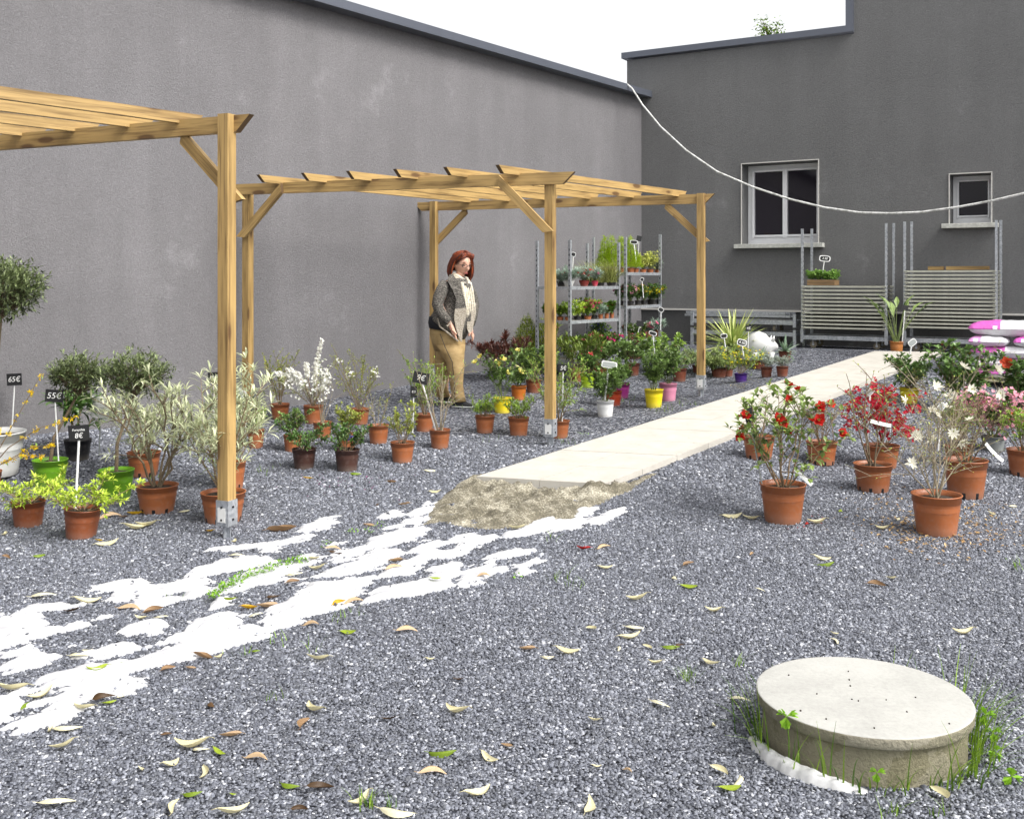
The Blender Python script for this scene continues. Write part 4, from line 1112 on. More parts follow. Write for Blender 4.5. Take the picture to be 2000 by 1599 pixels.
potted('potted_willow', 'silver-leaved bush in a terracotta pot, standing farthest back left of the thick pergola leg', 281, 936, 892, 62, TERRA, bush(GSILV, nst=8, nbr=6, leaf=(.075, .013), per=14, rad=.004, out=1.15, f0=.2, minh=.4, curl=.2), 762, 84, 16, GL, slots=True)
potted('potted_willow', 'silver-leaved bush with a crooked bare trunk in a terracotta pot left of the pergola leg', 307, 1006, 956, 78, TERRA, bush(GSILV, M_BARK, nst=8, nbr=7, leaf=(.08, .013), per=13, rad=.008, jit=.3, out=1.2, f0=.36, minh=.35, curl=.22), 742, 108, 17, GL, slots=True)
potted('potted_willow', 'large silver-leaved bush in a terracotta pot partly hidden by the thick pergola leg', 436, 1025, 970, 84, TERRA, bush(GSILV, nst=10, nbr=7, leaf=(.08, .013), per=15, rad=.005, out=1.15, f0=.15, minh=.3, curl=.2), 706, 98, 18, GL, slots=True)
potted('potted_willow', 'silver-leaved bush in a terracotta pot just behind the thick pergola leg', 452, 958, 908, 54, TERRA, bush(GSILV, nst=8, nbr=6, leaf=(.08, .013), per=15, rad=.004, out=1.1, f0=.15, minh=.3, curl=.2), 730, 74, 19, GL, slots=True)
potted('potted_shrub', 'small yellow-green bush in a terracotta pot right of the thick pergola leg', 500, 877, 843, 32, TERRA, bush(GFERN, nst=9, nbr=5, leaf=(.035, .018), per=14, rad=.003), 800, 30, 20, GL)
potted('potted_shrub', 'spreading lime-leaved shrub with a white tag in a terracotta pot at lower left', 55, 1032, 985, 62, DTERRA, bush(GLIME, nst=12, nbr=5, leaf=(.033, .013), per=13, rad=.003, out=1.2, minh=.3, jit=.2), 925, 84, 21, GL)
potted('potted_shrub', 'spreading lime-leaved shrub in the nearest terracotta pot at lower left', 158, 1055, 1000, 68, DTERRA, bush(GLIME, nst=13, nbr=5, leaf=(.033, .013), per=13, rad=.003, out=1.25, minh=.25, jit=.2), 925, 96, 22, GL, tilt=4)
# --- middle, in front of the wall
potted('potted_shrub', 'thin upright green shrub in a terracotta pot standing closest to the left wall', 547, 820, 791, 36, TERRA, bush(GYEL, nst=8, nbr=8, leaf=(.018, .008), per=22, rad=.0035, out=.85, f0=.2, blen=.3, minh=.75), 686, 44, 23, GM)
potted('potted_spirea', 'white-blossomed spirea with tall flower wands in a terracotta pot by the wall', 612, 828, 795, 38, TERRA, bush((lin(90, 110, 60), lin(206, 214, 170)), nst=10, nbr=6, leaf=(.016, .007), per=12, rad=.003, out=1.0, minh=.3, flowers=[blossoms(WHF, 46, .015, 5, .3, per=4, spread=.016, v=.06),
   spikes(WHF, [([(0, 0, 0), (.05, -.1, .5), (.12, -.1, 1.0), (.32, -.1, 1.48)], .35), ([(0, 0, 0), (-.4, -.2, .44), (-.85, -.2, .72), (-1.35, -.2, .76)], .35), ([(0, 0, 0), (-.3, -.3, .52), (-.6, -.3, .76), (-.95, -.3, .84)], .4), ([(0, 0, 0), (-.1, -.3, .45), (-.2, -.3, .75), (-.26, -.3, .96)], .6), ([(0, 0, 0), (.3, -.3, .38), (.45, -.3, .6), (.5, -.3, .84)], .3)])]), 708, 52, 24, GM)
potted('potted_shrub', 'sparse dry-stemmed shrub in a terracotta pot right in front of the white spirea', 630, 858, 828, 36, TERRA, bush(GYEL, M_PALETWIG, nst=7, nbr=3, leaf=(.014, .006), per=2, rad=.003, out=.6, tipn=1, minh=.6, flowers=[blossoms(WHF, 12, .012, 5, .3, per=4, spread=.014, v=.06)]), 716, 36, 25, GM)
def wand_leafy(T, g, pts, cols=GYEL, n=60, leaf=(.018, .008)):
    S, L = MB(), MB(); P = [V(q) for q in pts]; S.tube(P, [.003, .0026, .002, .0012], 5); m = len(P) - 1
    for k in range(n):
        x = min(m - .001, g.uniform(.15, 1) * m); i = int(x); L.leaf(P[i].lerp(P[i + 1], x - i), rnddir(g, .3), leaf[0] * g.uniform(.7, 1.2), leaf[1], 0, g.random())
    w_ = L.build('shoot', leafmat(*cols, .3), T); S.build('stem', M_TWIG, w_)
potted('potted_shrub', 'loose green shrub with some white flowers and one long shoot, right of the spirea', 703, 830, 801, 36, TERRA, bush(GYEL, nst=10, nbr=7, leaf=(.017, .008), per=18, rad=.003, out=1.0, lean=-.08, flowers=[blossoms(WHF, 14, .014, 5, .3, per=4, spread=.016, hmin=.4, v=.06),
   lambda T, g, tips, zs, h, sp: wand_leafy(T, g, [(0, 0, zs), (-.35 * sp, 0, zs + .5 * h), (-.8 * sp, 0, zs + .95 * h), (-1.05 * sp, 0, zs + 1.18 * h)])]), 692, 54, 26, GM)
potted('potted_shrub', 'small-leaved green bush in a terracotta pot behind the left dark brown pot', 572, 884, 852, 36, TERRA, bush(GROSE, nst=10, nbr=6, leaf=(.024, .012), per=14, rad=.003), 800, 40, 27, GM)
potted('potted_ceanothus', 'glossy green bush in the left one of two dark brown pots', 594, 918, 881, 46, DKP, bush(GDK, nst=10, nbr=6, leaf=(.024, .013), per=14, rad=.003, out=1.1, minh=.4), 826, 54, 28, GM)
potted('potted_shrub', 'small-leaved bush in a terracotta pot hidden behind the right dark brown pot', 677, 883, 850, 38, TERRA, bush(GYEL, nst=9, nbr=6, leaf=(.022, .011), per=14, rad=.003), 795, 40, 29, GM)
potted('potted_ceanothus', 'glossy green bush with a violet bloom in the right one of two dark brown pots', 678, 923, 883, 47, DKP, bush(GDK, nst=10, nbr=6, leaf=(.024, .013), per=14, rad=.003, out=1.1, minh=.4, flowers=[blossoms(lin(110, 100, 190), 2, .012, 5, .4, per=14, spread=.010)]), 828, 54, 30, GM)
potted('potted_shrub', 'nearly bare twiggy shrub in a terracotta pot between the dark pots and the wall', 739, 868, 834, 40, TERRA, bush(GYEL, M_PALETWIG, nst=7, nbr=4, leaf=(.02, .010), per=3, rad=.003, out=.8, f0=.15, tipn=1), 742, 46, 31, GM)
potted('potted_shrub', 'airy yellow-green shrub in a bright terracotta pot, the nearest of the middle row', 786, 906, 869, 46, TERRA, bush(GYEL, nst=8, nbr=6, leaf=(.024, .011), per=12, rad=.003, out=.95), 796, 44, 32, GM)
potted('potted_shrub', 'tall fresh green shrub in a terracotta pot left of the visitor', 829, 844, 812, 38, TERRA, bush(GFERN, nst=10, nbr=8, leaf=(.022, .010), per=18, rad=.003, out=.9, f0=.15, flowers=[lambda T, g, tips, zs, h, sp: wand_leafy(T, g, [(0, 0, zs), (-.2 * sp, -.05, zs + .5 * h), (-.5 * sp, -.05, zs + .85 * h), (-1.2 * sp, -.05, zs + 1.2 * h)], GFERN, 80)]), 705, 44, 33, GM)
potted('potted_shrub', 'bare pale branching shrub in a terracotta pot in front of the visitor', 859, 878, 843, 40, TERRA, bush(GFERN, M_PALETWIG, nst=8, nbr=5, leaf=(.016, .007), per=2, rad=.0042, out=.9, tipn=1, sub=1, f0=.4), 682, 56, 34, GM)
potted('potted_shrub', 'low feathery green shrub in a terracotta pot right of the visitor', 947, 847, 815, 38, TERRA, bush(GFERN, nst=12, nbr=6, leaf=(.022, .006), per=18, rad=.0025, out=1.0), 776, 30, 35, GM)
potted('potted_shrub', 'low feathery green shrub in a terracotta pot left of the front middle pergola leg', 1013, 853, 819, 40, TERRA, bush(GFERN, nst=12, nbr=6, leaf=(.022, .006), per=18, rad=.0025, out=1.1), 778, 34, 36, GM)
CREAM = lin(250, 232, 170)
potted('potted_rose', 'rose with pale yellow flowers in a yellow pot right of the visitor', 981, 808, 780, 36, YELP, bush(GROSE, M_GREENSTEM, nst=9, nbr=5, leaf=(.034, .022), per=9, rad=.003, out=1.0, lean=-.1, flowers=[blossoms(lin(250, 230, 140), 11, .044, 7, .6, 3, .85, each=True, hmin=.45)]), 694, 44, 37, GC)
potted('potted_rose', 'rose with one cream bloom in an orange pot', 1013, 782, 756, 30, ORP, bush(GROSE, M_GREENSTEM, nst=8, nbr=5, leaf=(.034, .022), per=9, rad=.003, flowers=[blossoms(CREAM, 2, .046, 7, .6, 3, .8, each=True, hmin=.8)]), 716, 28, 38, GC)
potted('potted_leucothoe', 'wine-red tipped evergreen in a lime pot against the wall, behind the yellow roses', 975, 742, 722, 28, GREENP, bush((lin(22, 30, 18), lin(110, 62, 52)), nst=14, nbr=5, leaf=(.075, .015), per=12, rad=.003, out=1.1, f0=.4, minh=.6, leafup=.6), 660, 58, 39, GC)
potted('potted_conifer', 'cone-shaped dwarf conifer, the taller one left of the front middle pergola leg', 1029, 728, 708, 28, TERRA, cone((lin(54, 82, 12), lin(190, 206, 64)), 1500, (.026, .008)), 615, 40, 40, GC)
potted('potted_conifer', 'cone-shaped dwarf conifer half hidden by the front middle pergola leg', 1060, 706, 690, 24, TERRA, cone((lin(54, 82, 12), lin(190, 206, 64)), 800, (.024, .008)), 622, 28, 41, GC)
potted('potted_rose', 'dense dark rose bush with tiny pink buds left of the front middle pergola leg', 1042, 768, 744, 30, DTERRA, bush(GROSE, M_GREENSTEM, nst=14, nbr=6, leaf=(.036, .024), per=11, rad=.003, out=1.1, flowers=[blossoms(lin(226, 160, 150), 4, .018, 5, .9, 2)]), 668, 44, 42, GC)
potted('potted_shrub', 'feathery light green shrub in the terracotta pot touching the front middle pergola leg', 1092, 858, 825, 40, TERRA, bush(GFERN, nst=12, nbr=9, leaf=(.02, .007), per=22, rad=.003, out=1.2, f0=.2), 690, 58, 43, GC)
RED = lin(212, 40, 70)
potted('potted_rhododendron', 'dark-leaved plant with one red flower head in a lime green pot', 1148, 758, 731, 30, LIMEP, bush(GDK, nst=7, nbr=3, leaf=(.05, .020), per=9, rad=.004, flowers=[blossoms(RED, 1, .024, 5, .5, per=9, spread=.018, hmin=.7)]), 694, 26, 44, GC)
potted('potted_rhododendron', 'tall dark shrub with lance-shaped leaves in front of the flower trolley', 1128, 746, 722, 28, TERRA, bush((lin(24, 46, 16), lin(130, 150, 62)), nst=12, nbr=5, leaf=(.075, .017), per=11, rad=.004, out=1.1, f0=.3, flowers=[blossoms(lin(200, 40, 110), 5, .016, 5, .5, per=5, spread=.016)]), 650, 56, 45, GC)
potted('potted_shrub', 'broad grey-green bush in a brown pot in the middle of the rose rows', 1170, 735, 712, 34, TERRA, bush(GROSE, nst=14, nbr=6, leaf=(.042, .024), per=11, rad=.003, out=1.2), 660, 60, 46, GC)
potted('potted_rose', 'green rose bush in a white pot with a large white label stuck in it', 1182, 815, 785, 34, WHITEP, bush(GROSE, M_GREENSTEM, nst=11, nbr=6, leaf=(.036, .022), per=11, rad=.003, out=1.1), 722, 42, 47, GC)
potted('potted_rose', 'rose bush in an orange-red pot right behind the white pot', 1198, 793, 766, 32, REDP, bush(GROSE, M_GREENSTEM, nst=9, nbr=5, leaf=(.036, .022), per=10, rad=.003), 712, 40, 48, GC)
potted('potted_rose', 'rose bush in a magenta pot', 1213, 779, 752, 34, MAGP, bush(GROSE, M_GREENSTEM, nst=9, nbr=5, leaf=(.036, .022), per=10, rad=.003), 706, 36, 49, GC)
potted('potted_rose', 'rose bush in a bright yellow pot beside the pink pot', 1277, 797, 763, 36, YELP, bush(GROSE, M_GREENSTEM, nst=11, nbr=6, leaf=(.036, .022), per=11, rad=.003, flowers=[blossoms(lin(190, 100, 60), 2, .014, 5, .9, 2)]), 684, 40, 50, GC)
potted('potted_rose', 'rose bush with a peach bud in a pink pot', 1305, 784, 751, 34, PINKP, bush(GROSE, M_GREENSTEM, nst=11, nbr=6, leaf=(.038, .024), per=11, rad=.003, flowers=[blossoms(lin(240, 180, 150), 2, .020, 5, .9, 2)]), 664, 44, 51, GC)
potted('potted_lavender', 'sprawling grey-green lavender in a brown pot left of the far right pergola leg', 1327, 746, 722, 28, BRP, bush((lin(60, 84, 50), lin(168, 186, 128)), nst=16, nbr=5, leaf=(.034, .008), per=16, rad=.002, out=1.2), 676, 48, 52, GC)
potted('potted_shrub', 'leafy shrub with bright new shoots in a dark brown pot between the rose rows', 1236, 734, 712, 26, BRP, bush(GROSE, nst=12, nbr=5, leaf=(.042, .026), per=10, rad=.003, out=1.1), 664, 42, 53, GC)
potted('potted_shrub', 'tall light-tipped rose shrub behind the pink pot', 1290, 726, 706, 28, BRP, bush(GFERN, M_GREENSTEM, nst=12, nbr=5, leaf=(.042, .028), per=9, rad=.003, out=1.2, f0=.2), 654, 52, 54, GC)
potted('potted_sage', 'drooping silvery sage in a hidden pot directly right of the far right pergola leg', 1404, 738, 722, 30, BRP, bush((lin(58, 84, 40), lin(176, 192, 120)), nst=20, nbr=5, leaf=(.038, .011), per=18, rad=.002, out=1.3, minh=.3, leafup=-.5), 676, 34, 55, GC)
potted('potted_sage', 'drooping silvery sage in a hidden pot just left of the far right pergola leg', 1366, 730, 716, 28, BRP, bush((lin(58, 84, 40), lin(176, 192, 120)), nst=16, nbr=5, leaf=(.036, .011), per=16, rad=.002, out=1.3, minh=.3), 682, 30, 56, GC)
potted('potted_chrysanthemum', 'dome of pink pompon flowers in front of the corner trolley', 1240, 702, 684, 32, BRP, bush(GDK, nst=20, nbr=4, leaf=(.022, .012), per=9, rad=.002, out=1.1, minh=.7, flowers=[blossoms(lin(222, 84, 130), 95, .014, 8, .4, 2, .5)]), 652, 25, 57, GC)
# --- around the yucca
potted('potted_yucca', 'spiky yellow-green yucca behind the yellow broom', 1432, 706, 688, 34, BRP, sword(GYUC, 120, .60, .042, .25, .4, trunk=.05), 600, 70, 58, GC)
potted('potted_agave', 'striped agave in a square-sided brown pot beside the white animal figure', 1533, 704, 688, 24, BRP, sword(GAGA, 20, .28, .045, .35, .4, trunk=.0), 645, 40, 59, GC)
potted('potted_agave', 'low striped agave between the yucca and the white animal figure', 1482, 722, 706, 26, BRP, sword(GAGA, 22, .26, .036, .3, .4), 660, 40, 60, GC)
potted('potted_broom', 'broom with yellow flower sprays in a purple pot', 1447, 747, 730, 25, PURP, bush((lin(60, 96, 20), lin(160, 190, 70)), nst=18, nbr=5, leaf=(.02, .006), per=14, rad=.002, out=1.2, flowers=[blossoms(lin(244, 214, 20), 60, .012, 5, .4, per=2, spread=.012)]), 678, 40, 61, GC)
potted('potted_curry_plant', 'small silver-grey herb in a brown pot left of the purple pot', 1421, 736, 720, 22, BRP, bush(GGREY, nst=16, nbr=4, leaf=(.016, .005), per=16, rad=.0015, out=1.0), 694, 18, 62, GC)
potted('potted_curry_plant', 'small silver-grey herb in a brown pot right of the purple pot', 1497, 737, 718, 22, BRP, bush(GGREY, nst=16, nbr=4, leaf=(.016, .005), per=16, rad=.0015, out=1.0), 694, 18, 63, GC)
potted('potted_curry_plant', 'small silver-grey herb in a brown pot closest to the path, the rightmost of three', 1528, 736, 717, 23, BRP, bush(GGREY, nst=16, nbr=4, leaf=(.016, .005), per=16, rad=.0015, out=1.0), 697, 17, 64, GC)
def strel(T, g, zs, r, h, sp):
    L = MB(); S = MB()
    for k in range(17):
        a = g.uniform(0, 6.283); rr = sp * g.uniform(.15, .75); hh = h * g.uniform(.45, .78); p2 = V((math.cos(a) * rr * 1.0, math.sin(a) * rr * .6, zs + hh)); p0 = V((g.gauss(0, .015), g.gauss(0, .012), zs)); P = bez(p0, p0.lerp(p2, .5) + V((0, 0, hh * .12)), p2, 5); S.tube(P, [.006, .005, .0045, .004, .0035, .003], 5)
        d = (P[-1] - P[-2]).normalized() + V((math.cos(a) * .3, math.sin(a) * .3, .1)); L.leaf(p2, d, h * g.uniform(.28, .42), .062, 0, g.random(), curl=.22)
    finish(T, S, L, M_GREENSTEM, (lin(40, 66, 30), lin(150, 172, 100)), .15)
potted('potted_strelitzia', 'tall broad-leaved strelitzia in a square terracotta pot at the far end of the path', 1751, 694, 669, 25, lin(176, 112, 56), strel, 574, 62, 65, GC)

# --- right side
def branchy(cols, stem, nst, nbr, sub, rad, leaf, per, flowers=None, out=.9, f0=.3, tipn=1, minh=.6, jit=.14, blen=.4, tags=None, lean=0):
    return bush(cols, stem, flowers=flowers, nst=nst, nbr=nbr, sub=sub, rad=rad, leaf=leaf, per=per, out=out, f0=f0, tipn=tipn, minh=minh, jit=jit, blen=blen, tags=tags, lean=lean, curl=.2)
CAM = lin(196, 38, 30)
potted('potted_camellia', 'red-flowered camellia in the nearest terracotta pot right of the path', 1529, 1027, 957, 86, TERRA, branchy((lin(44, 74, 26), lin(150, 172, 92)), M_TWIG, 9, 6, 1, .0055, (.050, .027), 7, [blossoms(CAM, 17, .044, 6, .55, 2, .85, each=True, up=.1, eye=lin(230, 180, 60))], out=1.3, tipn=3, minh=.35, tags=[((.15, .22), (.8, -.2, -.75), .12)]), 752, 112, 71, GRT)
potted('potted_shrub', 'thin twiggy shrub in a terracotta pot behind the camellia, close to the path', 1482, 901, 860, 60, TERRA, branchy(G1, M_TWIG, 6, 4, 0, .004, (.04, .016), 3), 772, 56, 72, GRT, slots=True)
potted('potted_shrub', 'leafless finely twigged shrub in a terracotta pot right of the camellia', 1605, 912, 870, 58, TERRA, branchy((lin(110, 100, 60), lin(190, 180, 120)), M_TWIG, 9, 8, 3, .0035, (.012, .006), 2, out=.9), 790, 42, 73, GRT, slots=True)
potted('potted_magnolia', 'leggy bare-stemmed shrub in a terracotta pot in front of the red azalea', 1705, 965, 914, 72, TERRA, branchy(GYEL, M_BARK, 5, 4, 1, .006, (.028, .012), 2, out=1.0, minh=.7, tags=[((-.35, .52), (1, .1, -.25), .16)]), 735, 72, 74, GRT, slots=True)
potted('potted_azalea', 'azalea covered in crimson flowers in a terracotta pot', 1722, 918, 876, 66, TERRA, branchy(GYEL, M_TWIG, 13, 7, 1, .003, (.022, .010), 4, [blossoms(lin(176, 14, 44), 130, .021, 5, .5, per=5, spread=.016, v=.3)], out=1.25, minh=.3), 758, 64, 75, GRT)
potted('potted_magnolia', 'star magnolia with white flowers in the largest, nearest terracotta pot on the right', 1829, 1051, 977, 92, TERRA, branchy(GYEL, M_PALETWIG, 11, 7, 2, .0042, (.018, .008), 2, [blossoms(lin(248, 244, 226), 15, .044, 9, .35, 1, .40, each=True, up=.1, v=.05)], out=1.35, minh=.3, lean=.03), 690, 108, 76, GRT)
potted('potted_magnolia', 'bare branching magnolia with a white tag in the pot right behind the star magnolia', 1886, 978, 908, 80, TERRA, branchy(GYEL, M_BARK, 11, 7, 2, .0042, (.018, .008), 2, [blossoms(lin(248, 244, 226), 4, .042, 9, .35, 1, .40, each=True, up=.1, v=.05)], out=1.25, minh=.4, lean=.05, tags=[((.25, .25), (.6, -.3, -.7), .14)]), 730, 82, 77, GRT, slots=True)
potted('potted_shrub', 'twiggy shrub in a terracotta pot hidden behind the two magnolias', 1872, 912, 876, 52, TERRA, branchy(GROSE, M_TWIG, 9, 6, 1, .004, (.034, .018), 6), 770, 50, 78, GRT)
potted('potted_hydrangea', 'pink hydrangea in a grey pot behind the magnolias on the right', 1940, 884, 856, 44, GREYP, bush(GDK, M_GREENSTEM, nst=10, nbr=3, leaf=(.075, .048), per=6, rad=.004, out=1.0, minh=.55, flowers=[blossoms(lin(228, 164, 180), 22, .022, 4, .3, per=34, spread=.040, wid=.9, v=.12)]), 768, 62, 79, GRT)
potted('potted_shrub', 'orange-flecked green shrub in a terracotta pot cut off by the right edge', 1999, 934, 885, 60, TERRA, bush(GFERN, nst=12, nbr=6, leaf=(.028, .014), per=12, rad=.004, out=.9, f0=.35, flowers=[blossoms(lin(210, 90, 30), 30, .012, 5, .5)]), 796, 50, 80, GRT, slots=True)
HIB = lin(196, 76, 44); GHIB = (lin(24, 50, 20), lin(122, 154, 84))
potted('potted_hibiscus', 'small hibiscus bush in a yellow pot right of the path', 1776, 791, 762, 36, YELP, bush(GHIB, nst=15, nbr=6, leaf=(.046, .027), per=13, rad=.004, out=1.0, minh=.45, f0=.12, flowers=[blossoms(HIB, 1, .030, 6, .5, 2, .9)]), 700, 50, 81, GRT)
potted('potted_hibiscus', 'large dark hibiscus bush with red buds in front of the bag pallet', 1878, 822, 792, 42, TERRA, bush(GHIB, nst=15, nbr=7, leaf=(.055, .037), per=11, rad=.005, out=1.0, minh=.45, f0=.10, flowers=[blossoms(lin(170, 40, 34), 5, .026, 5, .8, 2, .8, hmin=.6)]), 672, 74, 82, GRT)
potted('potted_hibiscus', 'hibiscus with a big orange-red flower at the right edge', 1998, 826, 794, 42, TERRA, bush(GHIB, nst=13, nbr=7, leaf=(.055, .037), per=11, rad=.005, out=1.0, minh=.55, f0=.12, flowers=[lambda T, g, tips, zs, h, sp: (lambda b: (flower(b, V((-.80 * sp, -.12, zs + h * .86)), V((-.3, -1, .2)), .062, 6, g, .4, .95, 2), b.build('flower', petalmat(HIB, .2), T)))(MB())]), 696, 56, 83, GRT)
# ------------------------------------------------------------------ the visitor
def skinned(pts, edges, root, sub=2):
    """pts: name -> (vector, rx, ry); one continuous surface grown with the Skin modifier"""
    names = list(pts); me = bpy.data.meshes.new('body'); me.from_pydata([tuple(pts[n][0]) for n in names], [(names.index(a), names.index(b)) for a, b in edges], [])
    o = bpy.data.objects.new('body', me); COL.objects.link(o); m = o.modifiers.new('skin', 'SKIN'); m.use_smooth_shade = True
    for i, n in enumerate(names):
        s = me.skin_vertices[0].data[i]; s.radius = pts[n][1:]; s.use_root = (n == root)
    ss = o.modifiers.new('sub', 'SUBSURF'); ss.levels = sub; ss.render_levels = sub
    bpy.context.view_layer.update()
    ev = bpy.data.meshes.new_from_object(o.evaluated_get(bpy.context.evaluated_depsgraph_get()))
    vs = [v.co.copy() for v in ev.vertices]; fs = [tuple(p.vertices) for p in ev.polygons]
    bpy.data.objects.remove(o); return vs, fs

def person():
    base = gp(886, 793); k = base.y / F
    T = thing('person', 'woman with red bob hair and glasses in grey cardigan and tan trousers, looking down', 'person', base)
    q = lambda px, py, w=0: V(((px - 886) * k, -w, (793 - py) * k))
    SKIN = NT('skin'); SKIN.base(lin(222, 172, 148)); SKIN.rough(.5); SKIN.p.inputs['Subsurface Weight'].default_value = .08; SKIN = SKIN.m
    P = {'pelvis': (q(876, 652), .105, .10), 'spine': (q(883, 615), .10, .10), 'chest': (q(887, 572), .11, .10), 'neckb': (q(893, 549), .05, .05), 'neck': (q(898, 539), .04, .04), 'head': (q(902, 526), .05, .05),
         'sh1': (q(872, 557, .11), .05, .05), 'el1': (q(859, 594, .17), .038, .038), 'wr1': (q(880, 629, .18), .022, .020), 'pa1': (q(885, 641, .18), .026, .015), 'kn1': (q(888, 648, .18), .026, .014),
         'sh2': (q(906, 557, -.11), .05, .05), 'el2': (q(926, 597, -.10), .036, .036), 'wr2': (q(919, 637, -.03), .022, .02), 'pa2': (q(921, 648, -.03), .025, .015), 'kn2': (q(922, 654, -.03), .024, .014),
         'hp1': (q(880, 668, .07), .085, .085), 'ne1': (q(889, 712, .07), .058, .058), 'an1': (q(893, 775, .05), .036, .036), 'to1': (q(906, 787, .06), .03, .022),
         'hp2': (q(872, 668, -.07), .085, .085), 'ne2': (q(866, 712, -.09), .058, .058), 'an2': (q(866, 770, -.12), .036, .036), 'to2': (q(878, 783, -.13), .03, .022)}
    E = [('pelvis', 'spine'), ('spine', 'chest'), ('chest', 'neckb'), ('neckb', 'neck'), ('neck', 'head'), ('chest', 'sh1'), ('sh1', 'el1'), ('el1', 'wr1'), ('wr1', 'pa1'), ('pa1', 'kn1'), ('chest', 'sh2'), ('sh2', 'el2'), ('el2', 'wr2'), ('wr2', 'pa2'), ('pa2', 'kn2'),
         ('pelvis', 'hp1'), ('hp1', 'ne1'), ('ne1', 'an1'), ('an1', 'to1'), ('pelvis', 'hp2'), ('hp2', 'ne2'), ('ne2', 'an2'), ('an2', 'to2')]
    for s, kx, ky, w0 in (('1', 888, 648, .18), ('2', 922, 654, -.03)):
        for i, (dx, ln) in enumerate(((-.026, .9), (-.009, 1.05), (.009, 1.0), (.024, .8))):
            w_ = w0 + dx; c = i * .8
            P[f'f{s}{i}a'] = (q(kx + 2.2 * ln + (1 if s == '1' else -.5), ky + 4.5 * ln, w_), .0085, .0085); P[f'f{s}{i}b'] = (q(kx + (4.6 if s == '1' else 1.0) * ln, ky + 9 * ln, w_ - .004), .0078, .0078); P[f'f{s}{i}c'] = (q(kx + (5.6 if s == '1' else -.6) * ln, ky + 12.5 * ln, w_ - .012), .007, .007)
            E += [('kn' + s, f'f{s}{i}a'), (f'f{s}{i}a', f'f{s}{i}b'), (f'f{s}{i}b', f'f{s}{i}c')]
        P[f't{s}a'] = (q(kx + (2 if s == '1' else -5), ky - 3, w0 + .034 * (1 if s == '1' else 1)), .010, .010); P[f't{s}b'] = (q(kx + (6 if s == '1' else -6.5), ky + 3, w0 + .040), .009, .009)
        E += [('pa' + s, f't{s}a'), (f't{s}a', f't{s}b')]
    vs, fs = skinned(P, E, 'pelvis')
    # head shaped in its own frame: x forward, y to her left, z up
    hc = q(902.5, 515); yaw, pit = R(-52), R(15)
    M = Matrix.Translation(hc) @ Matrix.Rotation(yaw, 4, 'Z') @ Matrix.Rotation(pit, 4, 'Y')
    hv, hf = [], []; n1, n2 = 40, 30
    for i in range(n2 + 1):
        ph = math.pi * i / n2
        for j in range(n1):
            th = 2 * math.pi * j / n1; x, y, z = math.sin(ph) * math.cos(th), math.sin(ph) * math.sin(th), math.cos(ph)
            jaw = max(0, -z); X = x * (.088 if x > 0 else .092) * (1 - .22 * jaw * (x < 0)); Y = y * .070 * (1 - .34 * jaw ** 1.5); Z = z * (.098 if z > 0 else .112)
            f = max(0, x) ** 2
            g2 = lambda y0, z0, sy, sz: math.exp(-((Y - y0) / sy) ** 2 - ((Z - z0) / sz) ** 2)
            X += f * (.030 * g2(0, -.026, .012, .013) + .018 * g2(0, -.006, .008, .022) - .012 * (g2(.030, .006, .018, .014) + g2(-.030, .006, .018, .014)) + .010 * g2(0, -.064, .024, .008) + .008 * g2(0, -.076, .022, .006) - .006 * g2(0, -.070, .024, .003) + .012 * g2(0, -.100, .022, .014) + .006 * (g2(.040, -.028, .02, .02) + g2(-.040, -.028, .02, .02)))
            hv.append(M @ V((X, Y, Z)))
    for i in range(n2):
        for j in range(n1): hf.append((i * n1 + j, i * n1 + (j + 1) % n1, (i + 1) * n1 + (j + 1) % n1, (i + 1) * n1 + j)[::-1])
    b = MB(); b.add(vs, fs); b.add(hv, hf)
    for s in (-1, 1):
        b.loft([(M @ V((-.012, s * .070, z)), (M.to_3x3() @ V((.014 * w_, 0, 0))), (M.to_3x3() @ V((0, .007, 0)))) for z, w_ in ((-.034, .5), (-.02, .9), (0, 1.1), (.018, .7))], 10)
    b.build('body', SKIN, T, smooth=True)
    dark = plain('dark_iris', (.03, .02, .015, 1), .3); lip = plain('lips', lin(168, 84, 80), .45)
    for s in (-1, 1):
        e = MB(); e.loft([(M @ V((.072, s * .030 + a, .003)), M.to_3x3() @ V((.010 * r, 0, 0)), M.to_3x3() @ V((0, 0, .006 * r))) for a, r in ((-.016, .05), (-.010, .7), (0, 1), (.010, .7), (.016, .05))], 10); e.build('eye', dark, T, smooth=True)
        e = MB(); e.tube([M @ V((.078 - .012 * abs(a) * 30 * .6, s * .031 + s * a, .026 + .004 * (1 - (a * 40) ** 2))) for a in (-.018, -.006, .008, .022)], [.002, .003, .003, .001], 6); e.build('eyebrow', plain('brow', lin(86, 44, 24), .8), T)
    e = MB(); e.loft([(M @ V((.086 - abs(a) * .35, a, -.068)), M.to_3x3() @ V((.006 * r, 0, 0)), M.to_3x3() @ V((0, 0, .006 * r))) for a, r in ((-.026, .1), (-.014, .8), (0, 1), (.014, .8), (.026, .1))], 10); e.build('mouth', lip, T, smooth=True)
    # glasses
    gls = MB(); blk = plain('glasses_frame', (.02, .015, .015, 1), .3)
    for s in (-1, 1):
        pts = [M @ V((.104 - .018 * abs(math.cos(a) * .02 + s * .034) / .05, s * .034 + math.cos(a) * .025, .003 + math.sin(a) * .016)) for a in [i * 6.2832 / 18 for i in range(19)]]
        gls.tube(pts, .0022, 6); gls.tube([M @ V((.088, s * .060, .008)), M @ V((.04, s * .076, .010)), M @ V((-.01, s * .076, .004))], .0024, 6)
    gls.tube([M @ V((.103, -.010, .006)), M @ V((.108, 0, .009)), M @ V((.103, .010, .006))], .002, 6); gls.build('glasses', blk, T)
